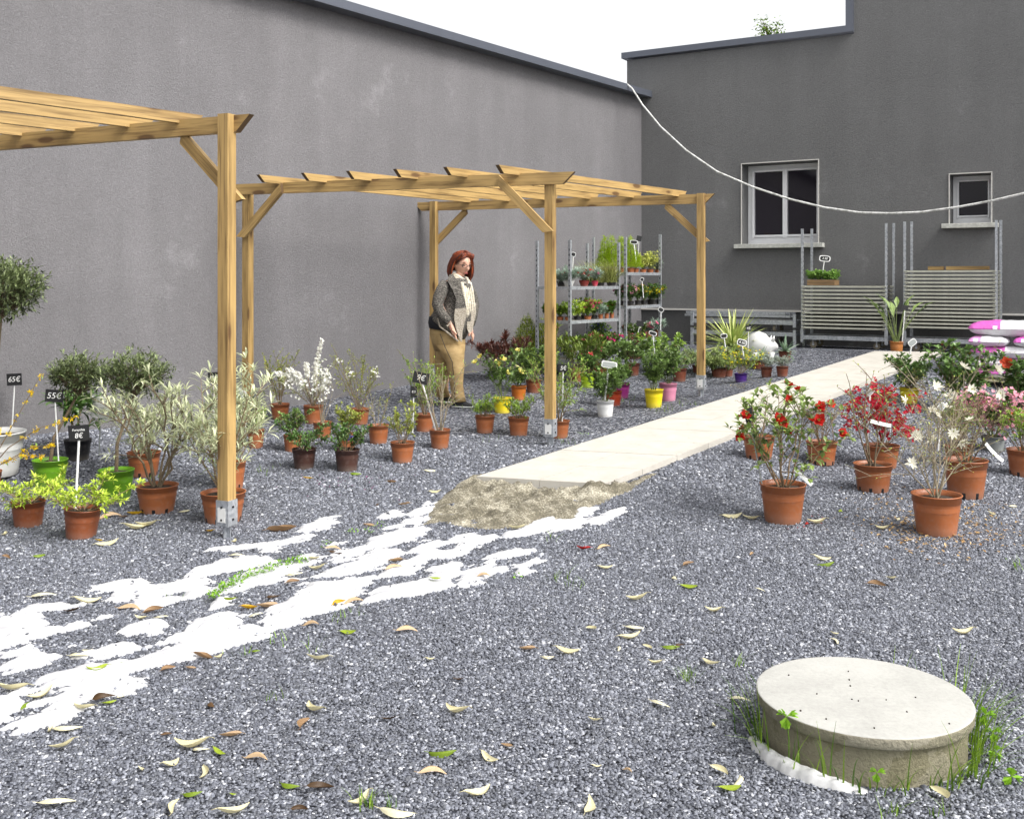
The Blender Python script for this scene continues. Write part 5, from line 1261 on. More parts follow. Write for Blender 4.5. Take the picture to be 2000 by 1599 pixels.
    # red bob
    hm = NT('red_hair'); at_ = hm.n('ShaderNodeAttribute', attribute_name='tint'); hm.base(hm.ramp(at_.outputs['Fac'], [(0, lin(30, 12, 6)), (.5, lin(98, 38, 16)), (1, lin(178, 84, 40))])); hm.rough(.42); hm = hm.m
    hb = MB(); g = random.Random(8)
    for kk in range(330):
        s = g.choice((-1, 1)); a = R(g.uniform(58, 180)) * s if s > 0 else R(-g.uniform(88, 180)); layer = g.uniform(0, 1)
        rr = 1.05 + .13 * layer; front = abs(math.degrees(a)) < 70
        zend = -.135 + .02 * g.random() - (.02 if front else 0) + .035 * (abs(a) > 2.6)
        pts = []
        for i in range(9):
            t = i / 8
            if t < .55:
                ph = t / .55 * 1.5; aa = a * (.30 + .70 * min(1, t * 1.9))
                X, Y, Z = math.sin(ph) * math.cos(aa) * .096 * rr, math.sin(ph) * math.sin(aa) * .079 * rr, math.cos(ph) * .104 * rr
            else:
                u = (t - .55) / .45; fl = 1 + .14 * math.sin(u * 2.4); X, Y, Z = math.cos(a) * .096 * rr * fl, math.sin(a) * .082 * rr * fl, .004 + (zend - .004) * u
                if u > .8: X *= .93; Y *= .93
            pts.append(M @ V((X - .006 + g.gauss(0, .0015), Y + g.gauss(0, .0015), Z)))
        hb.tube(pts, [.004, .008, .010, .011, .011, .011, .010, .008, .003], 5, 0, min(1, max(0, g.gauss(.45, .25))))
    for kk in range(70):                                            # swept fringe over the brow
        y0 = g.uniform(-.03, .05); sw = g.choice((-1, 1)); pts = [M @ V((.02 + g.gauss(0, .004), y0, .110)), M @ V((.066, y0 + sw * .022, .098 + g.gauss(0, .004))), M @ V((.062 + g.gauss(0, .003), sw * (.060 + g.gauss(0, .004)), .066)), M @ V((.016, sw * .083, .02 + g.gauss(0, .008)))]
        hb.tube(pts, [.004, .007, .007, .004], 5, 0, min(1, max(0, g.gauss(.5, .25))))
    hb.build('hair', hm, T, smooth=True)
    # clothes
    def ring(l, r, y, dep, tilt=0): return (q((l + r) / 2, y), V(((r - l) / 2 * k, 0, -tilt * k)), V((0, dep, 0)))
    tr = NT('tan_trousers'); c = tr.coord('Object'); nz = tr.noise(c, 9, 5); fn_ = tr.noise(tr.coord('Object', (1, 1, 3)), 14, 3)
    tr.base(tr.ramp(nz, [(.3, lin(140, 114, 72)), (.7, lin(182, 156, 110))])); tr.rough(.85); tr.bump(fn_, .35, .02); tr = tr.m
    b = MB()
    b.loft([ring(840, 903, 634, .135), ring(839, 907, 652, .15), ring(843, 909, 668, .155), ring(849, 909, 684, .15)], 28)
    def leg(rs):
        b.loft([(q((l + r) / 2, y, w_), V(((r - l) / 2 * k, 0, 0)), V((0, d, 0))) for l, r, y, w_, d in rs], 24)
    leg([(850, 909, 672, .06, .10), (860, 908, 690, .065, .098), (873, 907, 706, .07, .088), (873, 908, 714, .07, .09), (876, 906, 730, .068, .082), (880, 905, 752, .06, .074), (882, 908, 770, .055, .076), (880, 911, 782, .05, .084)])
    leg([(843, 892, 672, -.07, .10), (848, 886, 690, -.08, .095), (848, 880, 712, -.09, .085), (849, 875, 735, -.10, .08), (850, 873, 760, -.11, .076), (848, 878, 777, -.12, .082)])
    b.build('trousers', tr, T, smooth=True)
    sm = MB(); sm.tube([q(862, 650, .155), q(872, 676, .172), q(885, 703, .165), q(889, 740, .155), q(890, 778, .14)], .003, 5); sm.build('side_seam', M_BLACK, T)
    for (x, y, w_) in ((898, 786, .05), (868, 781, -.12)):
        b = MB(); b.loft([(q(x - 14, y + 1, w_), V((0, .03, 0)), V((0, 0, .022))), (q(x - 8, y, w_), V((0, .042, 0)), V((0, 0, .040))), (q(x + 4, y + 1, w_), V((0, .045, 0)), V((0, 0, .036))), (q(x + 16, y + 3, w_ + .01), V((0, .042, 0)), V((0, 0, .022))), (q(x + 25, y + 4.5, w_ + .02), V((0, .02, 0)), V((0, 0, .010)))], 14)
        so = b.build('shoe', plain('black_canvas', (.02, .02, .022, 1), .7), T, smooth=True)
        b = MB(); b.loft([(q(x - 15, y + 6, w_), V((0, .03, 0)), V((0, 0, .008))), (q(x - 6, y + 6, w_), V((0, .047, 0)), V((0, 0, .009))), (q(x + 14, y + 6.5, w_ + .01), V((0, .046, 0)), V((0, 0, .009))), (q(x + 26, y + 6.5, w_ + .02), V((0, .02, 0)), V((0, 0, .006)))], 14); b.build('sole', M_WHITE, so, smooth=True)
    b = MB(); b.loft([ring(838, 905, 618, .14), ring(836, 906, 632, .155, 2), ring(838, 907, 645, .16, 5)], 26); b.build('black_top', plain('black_jersey', (.012, .012, .016, 1), .9), T, smooth=True)
    kn = NT('marled_knit'); c = kn.coord('Object'); a1 = kn.noise(c, 150, 2, .8); a2 = kn.noise(kn.coord('Object', (1, 1, 2.2)), 60, 3)
    kn.base(kn.ramp(kn.math('ADD', kn.math('MULTIPLY', a1, .6), kn.math('MULTIPLY', a2, .4)), [(.34, lin(34, 32, 30)), (.5, lin(84, 80, 75)), (.66, lin(168, 162, 152))])); kn.rough(.95); kn.bump(a2, .9, .012); kn = kn.m
    kl = NT('pale_knit'); c = kl.coord('Object'); a1 = kl.noise(c, 120, 2, .8); kl.base(kl.ramp(a1, [(.35, lin(128, 118, 104)), (.65, lin(204, 194, 178))])); kl.rough(.95); kl.bump(a1, .8, .01); kl = kl.m
    b = MB()
    b.loft([ring(884, 906, 540, .06), ring(873, 914, 546, .12), ring(863, 922, 555, .155), ring(859, 925, 568, .15), ring(857, 927, 585, .145, 2), ring(852, 927, 602, .15, 5), ring(846, 925, 618, .175, 9), ring(841, 917, 632, .185, 15), (q(874, 643), V((33 * k, 0, -21 * k)), V((0, .188, 0)))], 36)
    b.tube([q(872, 555, .10), q(866, 566, .14), q(860, 580, .165), q(857, 594, .18), q(861, 605, .19), q(870, 618, .19), q(879, 628, .188)], [.056, .058, .055, .051, .047, .043, .040], 18)
    b.tube([q(908, 556, -.10), q(920, 575, -.13), q(926, 597, -.11), q(923, 620, -.06), q(919, 634, -.03)], [.050, .050, .046, .042, .038], 16)
    cd = b.build('cardigan', kn, T, smooth=True)
    # turned-out collar, hanging front panels
    b = MB(); 
    def ribbon(pl, pr, th=.016):
        n = len(pl); vs = []
        for a, c_ in zip(pl, pr): vs += [a, c_, c_ + V((0, th, 0)), a + V((0, th, 0))]
        b.add(vs, [(i * 4 + j, i * 4 + (j + 1) % 4, i * 4 + 4 + (j + 1) % 4, i * 4 + 4 + j) for i in range(n - 1) for j in range(4)] + [(0, 1, 2, 3), (n * 4 - 1, n * 4 - 2, n * 4 - 3, n * 4 - 4)])
    ribbon([q(879, 536, .10), q(876, 548, .17), q(886, 564, .205), q(893, 582, .20), q(892, 602, .20)], [q(886, 535, .09), q(894, 550, .16), q(903, 566, .17), q(909, 582, .165), q(912, 600, .165)])
    b.build('collar', kn, cd)
    b = MB(); ribbon([q(891, 602, .20), q(889, 618, .20), q(893, 640, .19), q(899, 662, .17)], [q(913, 600, .165), q(912, 618, .16), q(905, 645, .165), q(904, 666, .165)])
    ribbon([q(917, 590, .10), q(914, 612, .12), q(913, 640, .12), q(917, 650, .11)], [q(930, 592, .02), q(930, 610, .03), q(926, 632, .05), q(923, 646, .06)]); b.build('front_panel', kl, cd)
    b = MB(); b.tube([q(857, 620, .17), q(862, 636, .19), q(878, 648, .205), q(897, 664, .185)], .007, 6); b.tube([q(872.5, 632, .17), q(877, 634.5, .236), q(885, 626, .215)], .006, 6); b.build('hem_trim', kl, cd)
    # cream scarf
    sc = NT('cream_scarf'); c = sc.coord('Object'); a1 = sc.noise(c, 40, 3); sc.base(sc.ramp(a1, [(.3, lin(196, 184, 160)), (.7, lin(236, 228, 210))])); sc.rough(.9); sc.bump(sc.noise(sc.coord('Object', (6, 6, 30)), 2, 3), .8, .02); sc = sc.m
    b = MB(); g = random.Random(2)
    for j in range(4):
        pts = []
        for i in range(17):
            a = i / 16 * 6.2832; c0 = q(899, 543 + j * 3.2, .0); pts.append(c0 + V((math.cos(a) * (.062 + .010 * j), math.sin(a) * (.070 + .012 * j), -.022 * math.cos(a) * (1 + .25 * j) + .012 * math.sin(a * 2 + j))))
        b.tube(pts, .020, 8)
    for j in range(5):
        x = 907 + j * 3.6; b.tube([q(x - 4, 552, .12 - .02 * j), q(x, 568, .150 - .026 * j), q(x + 3, 590, .14 - .026 * j), q(x + 4, 606 + 4 * (j % 2), .13 - .026 * j), q(x + 5 - j, 618 + 3 * (j % 3), .12 - .026 * j)], [.018, .018, .017, .016, .010], 7)
    b.build('scarf', sc, T, smooth=True)
person()

# ------------------------------------------------------------------ white animal ornament
def ornament():
    p = gp(1500, 714); k = p.y / F; T = thing('animal_ornament', 'plain white rounded animal ornament standing between the two agaves', 'garden ornament', p + V((0, .1, 0)))
    q = lambda px, py, w=0: V(((px - 1500) * k, -w, (714 - py) * k)); b = MB()
    b.loft([(q(1459, 684), V((0, .01, 0)), V((0, 0, .02))), (q(1462, 680), V((0, .07, 0)), V((0, 0, 16 * k))), (q(1472, 674), V((0, .12, 0)), V((0, 0, 22 * k))), (q(1486, 672), V((0, .135, 0)), V((0, 0, 25 * k))), (q(1499, 675), V((0, .125, 0)), V((0, 0, 23 * k))), (q(1507, 676), V((0, .10, 0)), V((0, 0, 15 * k))), (q(1514, 675), V((0, .085, 0)), V((0, 0, 12 * k))), (q(1519, 677), V((0, .06, 0)), V((0, 0, 8 * k))), (q(1523, 678), V((0, .035, 0)), V((0, 0, 4.5 * k)))], 24)
    for x, w_ in ((1476, .07), (1478, -.07), (1508, .06), (1510, -.06)): b.loft([(q(x, 688, w_), V((7 * k, 0, 0)), V((0, .045, 0))), (q(x, 700, w_), V((5 * k, 0, 0)), V((0, .034, 0))), (q(x + .5, 714, w_), V((5.4 * k, 0, 0)), V((0, .036, 0)))], 14)
    m = plain('white_glaze', (.58, .58, .565, 1), .3, .04); b.build('body', m, T, smooth=True)
    for w_ in (.07, -.05):
        b = MB(); b.loft([(q(1510, 668, w_), V((3.5 * k, 0, 0)), V((0, .012, 0))), (q(1511, 661, w_ + .02), V((3 * k, 0, 0)), V((0, .010, 0))), (q(1513, 656, w_ + .015), V((.6 * k, 0, 0)), V((0, .004, 0)))], 10); b.build('ear', m, T, smooth=True)
ornament()
# ------------------------------------------------------------------ plants on the trolley shelves
def shelf_spot(p, a, d, L, D, px, e):
    lo, hi = -.05, 1.05
    for _ in range(40):
        f = (lo + hi) / 2; q = p + a * L * f + d * D * e
        if CX + F * q.x / q.y < px: lo = f
        else: hi = f
    return q
GSH = 'plants on the trolley shelves'
def on_shelf(T_, z, px, e, w, hpot, col, plant, name, label, top, spread, seed, style='nursery'):
    p, a, d, L, D = T_; q = shelf_spot(p, a, d, L, D, px, e); k = q.y / F
    yb = YH + F * (H - z) / q.y
    return potted(name, label, px, yb, yb - hpot, w, col, plant, top, spread, seed, GSH, pos=(q.x, q.y, z), style=style)
A3 = (p3, aL, dL, 1.02, .425); A4 = (p4, a4, d4, 1.02, .42)
zt3, zm3, zb3 = T3_SH[0] + .012, T3_SH[1] + .012, zg3 + .152; zt4, zm4, zb4 = T4_SH[0] + .012, T4_SH[1] + .012, zg4 + .152
def fl(c, n, size, per=1, spread=0, petals=6, layers=1, hmin=.3): return [blossoms(c, int(n * 1.7), size * 1.5, petals, .4, layers, .75, per=per, spread=spread, hmin=.45)]
def low(cols, flw=None, nst=14, leaf=(.03, .012), per=11, **kw): return bush(cols, M_GREENSTEM, nst=nst, nbr=4, leaf=leaf, per=per, rad=.002, out=1.0, f0=.15, flowers=flw, **kw)
DI = (lin(70, 96, 84), lin(186, 204, 186))
REDD = lin(206, 36, 26); PNK = lin(226, 110, 160); HOT = lin(220, 40, 130); WHP = lin(240, 232, 228)
on_shelf(A3, zt3, 1096, .5, 17, 10, BLKP, low(DI, fl(lin(120, 20, 40), 4, .010), leaf=(.05, .007)), 'potted_dianthus', 'grey-leaved dianthus in a black pot at the left end of the top trolley shelf', 532, 16, 201)
on_shelf(A3, zt3, 1111, .16, 23, 13, WHITEP, low(DI, fl(REDD, 6, .013), nst=18, leaf=(.055, .007)), 'potted_dianthus', 'grey-leaved dianthus in a white bowl on the top trolley shelf', 527, 20, 202, 'bowl')
on_shelf(A3, zt3, 1141, .14, 21, 12, lin(120, 34, 26), low(DI, fl(REDD, 16, .015), nst=18, leaf=(.05, .007)), 'potted_dianthus', 'red-flowered dianthus in a dark red bowl on the top trolley shelf', 526, 17, 203, 'bowl')
on_shelf(A3, zt3, 1162, .12, 14, 11, lin(176, 48, 70), low(DI, fl(PNK, 8, .014), nst=14, leaf=(.045, .007)), 'potted_dianthus', 'pink-flowered dianthus in a raspberry red bowl on the top trolley shelf', 524, 15, 204, 'bowl')
GRS = (lin(92, 104, 44), lin(196, 200, 122))
on_shelf(A3, zt3, 1152, .62, 18, 8, BLKP, tuft(GRS, 190, .40, .0030, .03), 'potted_sedge', 'arching striped grass in a black pot at the back of the top trolley shelf', 490, 40, 205)
on_shelf(A3, zt3, 1172, .40, 18, 8, BLKP, tuft(GRS, 210, .40, .0030, .03), 'potted_sedge', 'arching striped grass in a black pot, middle one of three on the top trolley shelf', 490, 40, 206)
on_shelf(A3, zt3, 1194, .16, 19, 8, BLKP, tuft(GRS, 230, .42, .0030, .03), 'potted_sedge', 'arching striped grass nearest the right end of the top trolley shelf', 490, 40, 207)
on_shelf(A3, zm3, 1072, .72, 13, 7, BLKP, low(G1, fl(lin(58, 18, 62), 9, .014)), 'potted_pansy', 'dark purple pansies at the left end of the middle trolley shelf', 594, 14, 211)
on_shelf(A3, zm3, 1094, .42, 14, 7, TERRA, low(GFERN, fl(lin(64, 20, 66), 9, .014)), 'potted_pansy', 'dark purple pansies in a terracotta pot on the middle trolley shelf', 594, 15, 212)
on_shelf(A3, zm3, 1110, .2, 14, 7, TERRA, low(GFERN, fl(WHP, 8, .013)), 'potted_pansy', 'pale-flowered pansies at the front corner of the middle trolley shelf', 592, 14, 213)
on_shelf(A3, zm3, 1128, .14, 15, 7, BLKP, low(GLIME, fl(WHP, 9, .015)), 'potted_primula', 'white-flowered primula with bright leaves on the middle trolley shelf', 588, 15, 214)
on_shelf(A3, zm3, 1140, .42, 15, 7, BLKP, low(G1, fl(PNK, 9, .014)), 'potted_primula', 'soft pink primula in the back row of the middle trolley shelf', 584, 14, 215)
on_shelf(A3, zm3, 1148, .12, 15, 7, TERRA, low(GFERN, fl(HOT, 15, .017)), 'potted_primula', 'hot pink primula in the centre of the middle trolley shelf', 586, 14, 216)
on_shelf(A3, zm3, 1160, .24, 14, 7, BLKP, low(GFERN, fl(HOT, 12, .016)), 'potted_primula', 'hot pink primula just left of three small terracotta pots', 588, 13, 217)
on_shelf(A3, zm3, 1173, .08, 10, 10, TERRA, low(DI, None, leaf=(.04, .008)), 'potted_dianthus', 'silver-leaved plant in the left one of three small terracotta pots on the shelf', 598, 9, 218)
on_shelf(A3, zm3, 1185, .08, 9, 10, TERRA, low(G1, fl(lin(190, 40, 60), 4, .012)), 'potted_pansy', 'red-flowered plant in the middle one of three small terracotta pots on the shelf', 594, 8, 219)
on_shelf(A3, zm3, 1195, .08, 9, 11, TERRA, low(G1, fl(lin(150, 20, 40), 5, .012)), 'potted_pansy', 'taller red-flowered plant in the right one of three small terracotta pots on the shelf', 590, 8, 220)
for i, (px, e, c, lb) in enumerate(((1122, .3, lin(120, 20, 50), 'maroon-flowered plant on the lowest trolley level, left'), (1142, .2, HOT, 'crimson-pink flowers on the lowest trolley level, behind the lance-leaved shrub'), (1160, .3, lin(206, 50, 100), 'deep pink flowers in the centre of the lowest trolley level'), (1178, .2, HOT, 'bright pink flowers low on the trolley, in front of the blue ones'), (1196, .12, HOT, 'bright pink flowers at the right end of the lowest trolley level'))):
    on_shelf(A3, zb3, px, e, 15, 9, BLKP, low(G1, fl(c, 14, .017)), 'potted_primula', lb, 652, 15, 230 + i)
for i, (px, e, lb) in enumerate(((1186, .75, 'violet-blue flowers at the back of the lowest trolley level, left of two'), (1204, .6, 'violet-blue flowers at the back of the lowest trolley level, right of two'))):
    on_shelf(A3, zb3, px, e, 16, 9, BLKP, low(G1, fl(lin(112, 100, 196), 18, .014)), 'potted_aster', lb, 632, 17, 240 + i)
for i, (px, e, top, lb) in enumerate(((1181, .82, 463, 'back left one of four lime green cone conifers on the corner trolley'), (1195, .62, 460, 'second from the left of four lime green cone conifers on the corner trolley'), (1214, .42, 460, 'third of four lime green cone conifers, just behind the trolley post'), (1232, .22, 464, 'front right one of four lime green cone conifers on the corner trolley'))):
    on_shelf(A4, zt4, px, e, 15, 9, TERRA, cone(GCON, 520, (.034, .006)), 'potted_cypress', lb, top, 15, 250 + i)
on_shelf(A4, zt4, 1242, .12, 12, 8, TERRA, cone(GCON, 320, (.030, .006)), 'potted_cypress', 'short lime green conifer at the front of the corner trolley top', 492, 11, 255)
on_shelf(A4, zt4, 1256, .3, 14, 7, TERRA, low(GVAR, None, leaf=(.026, .016), per=14), 'potted_euonymus', 'variegated cream-edged bush on the corner trolley top, left of two', 496, 14, 256)
on_shelf(A4, zt4, 1270, .2, 14, 7, TERRA, low(GVAR, None, leaf=(.026, .016), per=14), 'potted_euonymus', 'variegated cream-edged bush on the corner trolley top, right of two', 493, 14, 257)
on_shelf(A4, zt4, 1284, .15, 10, 6, TERRA, low(GGREY, None), 'potted_shrub', 'small grey plant at the right end of the corner trolley top', 506, 9, 258)
for i, (px, e, c, lb) in enumerate(((1212, .5, PNK, 'pink flowers at the shaded left end of the corner trolley middle shelf'), (1232, .15, lin(226, 150, 180), 'pale pink flowers in a black pot beside the corner trolley post'), (1246, .2, lin(236, 190, 90), 'orange-yellow flowers on the corner trolley middle shelf'), (1258, .12, lin(240, 214, 60), 'soft yellow flowers in the centre of the corner trolley middle shelf'), (1270, .3, lin(226, 120, 170), 'lilac-pink flowers in the back row of the corner trolley middle shelf'), (1277, .1, lin(246, 220, 40), 'bright yellow flowers in a black pot right of centre on the corner trolley'), (1289, .1, lin(246, 216, 50), 'bright yellow flowers at the right end of the corner trolley middle shelf'))):
    on_shelf(A4, zm4, px, e, 13, 9, BLKP, low(GDK, fl(c, 10, .020)), 'potted_primula', lb, 556, 13, 260 + i)
for i, (px, e, c, lb) in enumerate(((1226, .5, lin(190, 40, 40), 'red flowers at the back of the corner trolley base'), (1234, .2, WHP, 'white flowers at the left of the corner trolley base'), (1249, .25, lin(230, 200, 210), 'whitish-pink flowers in the centre of the corner trolley base'))):
    on_shelf(A4, zb4, px, e, 15, 9, BLKP, low(G1, fl(c, 14, .016)), 'potted_primula', lb, 634, 16, 270 + i)
on_shelf(A4, zb4, 1267, .1, 12, 14, TERRA, low(DI, fl(lin(226, 90, 140), 14, .022)), 'potted_geranium', 'pink-flowered plant in a small terracotta pot on the corner trolley base', 630, 15, 274)
on_shelf(A4, zb4, 1286, .08, 12, 14, TERRA, low(DI, fl(lin(130, 20, 50), 3, .014), leaf=(.05, .008)), 'potted_dianthus', 'grey-leaved plant in a small terracotta pot at the right end of the corner trolley base', 626, 13, 275)

# wooden crate of seedlings on the lower stack of shelves
def crate():
    q0, q1, z1, L, D = S1; p = q0.lerp(q1, .22) - NR * .14; k = p.y / F; z = z1 + .016
    T = thing('wooden_crate', 'small weathered wooden crate of green seedlings standing on the lower stack of shelves', 'crate', V((p.x, p.y, z)), math.atan2(UR.y, UR.x))
    m = wood(lin(140, 112, 78), lin(92, 72, 50)); w_, d_, h_ = .33, .22, .066
    for c, s in (((0, -d_ / 2, h_ / 2), (w_, .012, h_)), ((0, d_ / 2, h_ / 2), (w_, .012, h_)), ((-w_ / 2 + .006, 0, h_ / 2), (.012, d_ - .0125, h_ - .002)), ((w_ / 2 - .006, 0, h_ / 2), (.012, d_ - .0125, h_ - .002))):
        b = MB(); b.box(c, s); b.build('side_board', m, T)
    b = MB(); b.box((0, 0, .045), (w_ - .025, d_ - .014, .01)); b.build('soil', M_SOIL, T)
    for i in range(8):
        g = random.Random(300 + i); P = thing('seedling', 'bushy green seedling growing in the weathered wooden crate', 'seedling', V((p.x, p.y, z + .05)) + UR * (-.13 + .087 * (i % 4)) - NR * (-.05 + .1 * (i // 4)), 0, 'seedlings in the crate')
        S, L2 = MB(), MB(); grow(g, S, L2, 0, .03, .12, .075, nst=8, nbr=3, leaf=(.032, .018), per=8, rad=.0015, minh=.5); finish(P, S, L2, M_GREENSTEM, (lin(70, 120, 40), lin(170, 206, 110)))
crate()

# ------------------------------------------------------------------ price signs
M_GREYB = plain('grey_plastic', lin(158, 162, 160), .5, .05)
def sign(px, py, w_, h_, sx, sy, Y, label, text=None, style='slate', roll=0, yaw=0, back=False, tsize=.8, name='price_sign', stickm=None, stickr=.0045):
    c, f = at(px, py, Y), at(sx, sy, Y); k = Y / F; T = thing(name, label, 'price sign', f, 0)
    M = Matrix.Translation(c - f) @ Matrix.Rotation(R(yaw), 4, 'Z') @ Matrix.Rotation(R(roll), 4, 'Y'); W, Hh = w_ * k, h_ * k; R3 = M.to_3x3()
    b = MB(); top = c - f + V((0, .006, 0)); b.tube([V((0, .006, 0)), top], stickr, 7); b.build('stick', stickm or M_WHITE, T)
    if style == 'slate':
        b = MB(); b.box((0, 0, 0), (W, .004, Hh)); bd = b.build('board', M_SLATE, T, mw=M)
        if True:
            e = MB(); 
            e.box((0, -.0001, Hh / 2 + .0012), (W + .004, .0046, .0022)); e.box((0, -.0001, -Hh / 2 - .0012), (W + .004, .0046, .0022)); e.box((W / 2 + .001, -.0001, 0), (.002, .0044, Hh)); e.box((-W / 2 - .001, -.0001, 0), (.002, .0044, Hh)); e.build('edge', M_GREYB if back else M_BLACK, bd)
    else:
        n = 28; pts = []
        for i in range(n):
            a = 6.2832 * i / n; ex = .55 if style == 'label' else .38; cs, sn = math.cos(a), math.sin(a); pts.append((math.copysign(abs(cs) ** ex, cs), math.copysign(abs(sn) ** ex, sn)))
        def plate(s, y0, y1, m, nm, par):
            b = MB(); vs = [V((x * W / 2 * s[0], y0, z * Hh / 2 * s[1])) for x, z in pts] + [V((x * W / 2 * s[0], y1, z * Hh / 2 * s[1])) for x, z in pts]
            b.add(vs, [tuple(range(n)), tuple(range(2 * n - 1, n - 1, -1))] + [(i, n + i, n + (i + 1) % n, (i + 1) % n) for i in range(n)]); return b.build(nm, m, par, mw=M if par is T else None)
        bd = plate((1, 1), -.002, .002, M_WHITE, 'board', T)
        plate((.84, .76), -.0032, -.0022, M_GREYB if back else M_SLATE, 'panel', bd)
    if text:
        for i, ln in enumerate(text.split('\n')):
            nl = len(text.split('\n')); s = Hh * tsize / nl * (1.25 if nl > 1 and i == nl - 1 else 1)
            s = min(s, W * 1.55 / max(2.2, len(ln)))
            m2 = Matrix.Translation((0, -.0042, Hh * (.5 - (i + .5) / nl) * .82)) @ Matrix.Rotation(R(90), 4, 'X')
            text_mesh('writing', ln, s, M_CHALK, bd, m2)
    return T
def Yd(px, yb): return gp(px, yb).y
sign(28, 741, 28, 22, 21, 868, Yd(21, 868), 'black price sign reading 65€ on a thin pole left of the green pots', '65€', roll=-3)
sign(106, 773, 32, 23, 114, 908, Yd(98, 959) + .07, 'black price sign reading 55€ on a white stick in the left green pot', '55€', roll=4, yaw=10, tsize=.75)
sign(154, 845, 39, 28, 146, 1000, Yd(158, 1055) + .06, 'black price sign reading Forsythia 8€ above the nearest lime-leaved shrub', 'Forsythia\n8€', roll=-4, stickr=.006)
sign(417, 737, 20, 19, 418, 860, Yd(440, 900), 'small black price sign peeking out left of the thick pergola leg', '15€', roll=-4)
sign(484, 792, 36, 25, 470, 900, Yd(470, 900), 'tilted black price sign reading 15€ right of the thick pergola leg', '15€', roll=-16, tsize=.7)
sign(468, 770, 26, 22, 474, 870, Yd(474, 880) + .3, 'white plastic sign above the tilted black one, behind the thick pergola leg', None, 'label', roll=25, back=True)
sign(822, 738, 30, 21, 852, 845, Yd(859, 878) + .1, 'tilted dark sign reading 9€ on a thick white stick among the bare twigs', '9€', roll=12, tsize=.7, stickr=.006)
sign(808, 765, 12, 20, 806, 846, Yd(806, 850), 'narrow upright black sign reading 8,5 on a thin stick', '8,5', tsize=.5)
sign(1100, 719, 15, 13, 1098, 828, Yd(1092, 858) + .06, 'small black tag on a white stick in the pot touching the pergola leg', '5€', stickr=.005)
sign(1190, 712, 31, 13, 1180, 786, Yd(1182, 815) + .05, 'large blank white plant label tilted on a wide stick in the white pot', None, 'plate', roll=8, back=True, stickr=.009)
sign(1275, 651, 16, 8, 1279, 690, 10.9, 'white-edged sign on a short white stick in front of the pink flower dome', None, 'label', roll=18, back=False, stickr=.006)
sign(1125, 693, 8, 19, 1121, 712, Yd(1128, 746) - .1, 'slim grey tag leaning in front of the lance-leaved shrub', None, 'plate', roll=18, back=True)
sign(1120, 497, 9, 9, 1117, 545, 11.35, 'white-edged sign on the front left corner of the flower trolley top', None, 'label', roll=20, stickr=.005)
sign(1238, 473, 15, 8, 1243, 515, 12.6, 'white-edged sign among the lime green conifers', None, 'label', roll=4, stickr=.007)
sign(1248, 466, 9, 10, 1246, 515, 12.9, 'small black sign above the lime green conifers, nearest the wall corner', None, roll=10)
sign(1254, 546, 7, 8, 1257, 582, 12.6, 'white-edged sign over the yellow flowers on the corner trolley', None, 'label', roll=30, stickr=.005)
sign(1250, 632, 13, 10, 1246, 652, 12.55, 'black sign standing in the flowers on the corner trolley base', None, roll=5)
sign(1291, 605, 11, 9, 1290, 645, 13.05, 'white-edged sign at the right end of the corner trolley base', None, 'label', roll=30, stickr=.006)
sign(1462, 641, 10, 11, 1461, 690, 11.3, 'small black sign between the yucca leaves and the white ornament', '4€', tsize=.6)
sign(1414, 656, 13, 9, 1418, 685, 10.6, 'white-edged oval sign in front of the yucca, above the silvery sage', None, 'label', roll=-8, stickr=.005)
sign(1449, 669, 19, 13, 1453, 700, Yd(1447, 747) + .03, 'white-edged sign reading 4.50 above the yellow broom', '4.50', 'label', roll=15, tsize=.62, stickr=.007)
sign(1611, 505, 22, 12, 1605, 545, S1[0].lerp(S1[1], .22).y + .10, 'white-edged sign standing in the crate of seedlings', '2.50', 'label', roll=6, tsize=.5, stickr=.006)
sign(1768, 601, 11, 9, 1762, 672, Yd(1751, 694) + .02, 'small black sign on a white stick in the strelitzia pot', None, roll=4)
sign(1782, 669, 17, 13, 1775, 706, Yd(1776, 791) + .35, 'grey-backed plastic sign on a white stick behind the small hibiscus', None, 'label', roll=-38, back=True, stickr=.007)
sign(1700, 765, 17, 11, 1693, 878, Yd(1722, 918) + .05, 'oval white-edged sign on a tall white stick in the red azalea', None, 'label', roll=-45, back=True, stickr=.006)
sign(1838, 795, 20, 13, 1833, 880, Yd(1872, 912), 'oval white-edged sign leaning among the magnolia branches', None, 'label', roll=-50, back=True, stickr=.006)
sign(1464, 811, 24, 26, 1491, 960, Yd(1529, 1027) + .14, 'dark slate sign turned away on a grey stick in the camellia pot', None, roll=-18, yaw=35, stickr=.0045, stickm=M_GREYB)
def card():
    Y = Yd(152, 903) - .02; c = at(196, 795, Y); k = Y / F; T = thing('plant_card', 'white printed care card hanging on the dark leathery shrub by the left wall', 'plant card', c)
    b = MB(); b.box((0, 0, 0), (34 * k, .003, 42 * k), Matrix.Rotation(R(2), 3, 'Y')); b.build('card', M_LABEL, T)
    b = MB(); g = random.Random(1)
    for i in range(12): b.box(((-3 + g.uniform(0, 2)) * k * 0 + 1.5 * k, -.0020, (16 - i * 2.9) * k), (24 * k, .0008, .7 * k))
    b.build('printed_lines', plain('grey_print', (.3, .3, .3, 1), .7), T)
    b = MB(); b.tube([(0, .004, -21 * k), (-.02, .03, -95 * k)], .004, 6); b.build('stick', M_GREYB, T)
card()

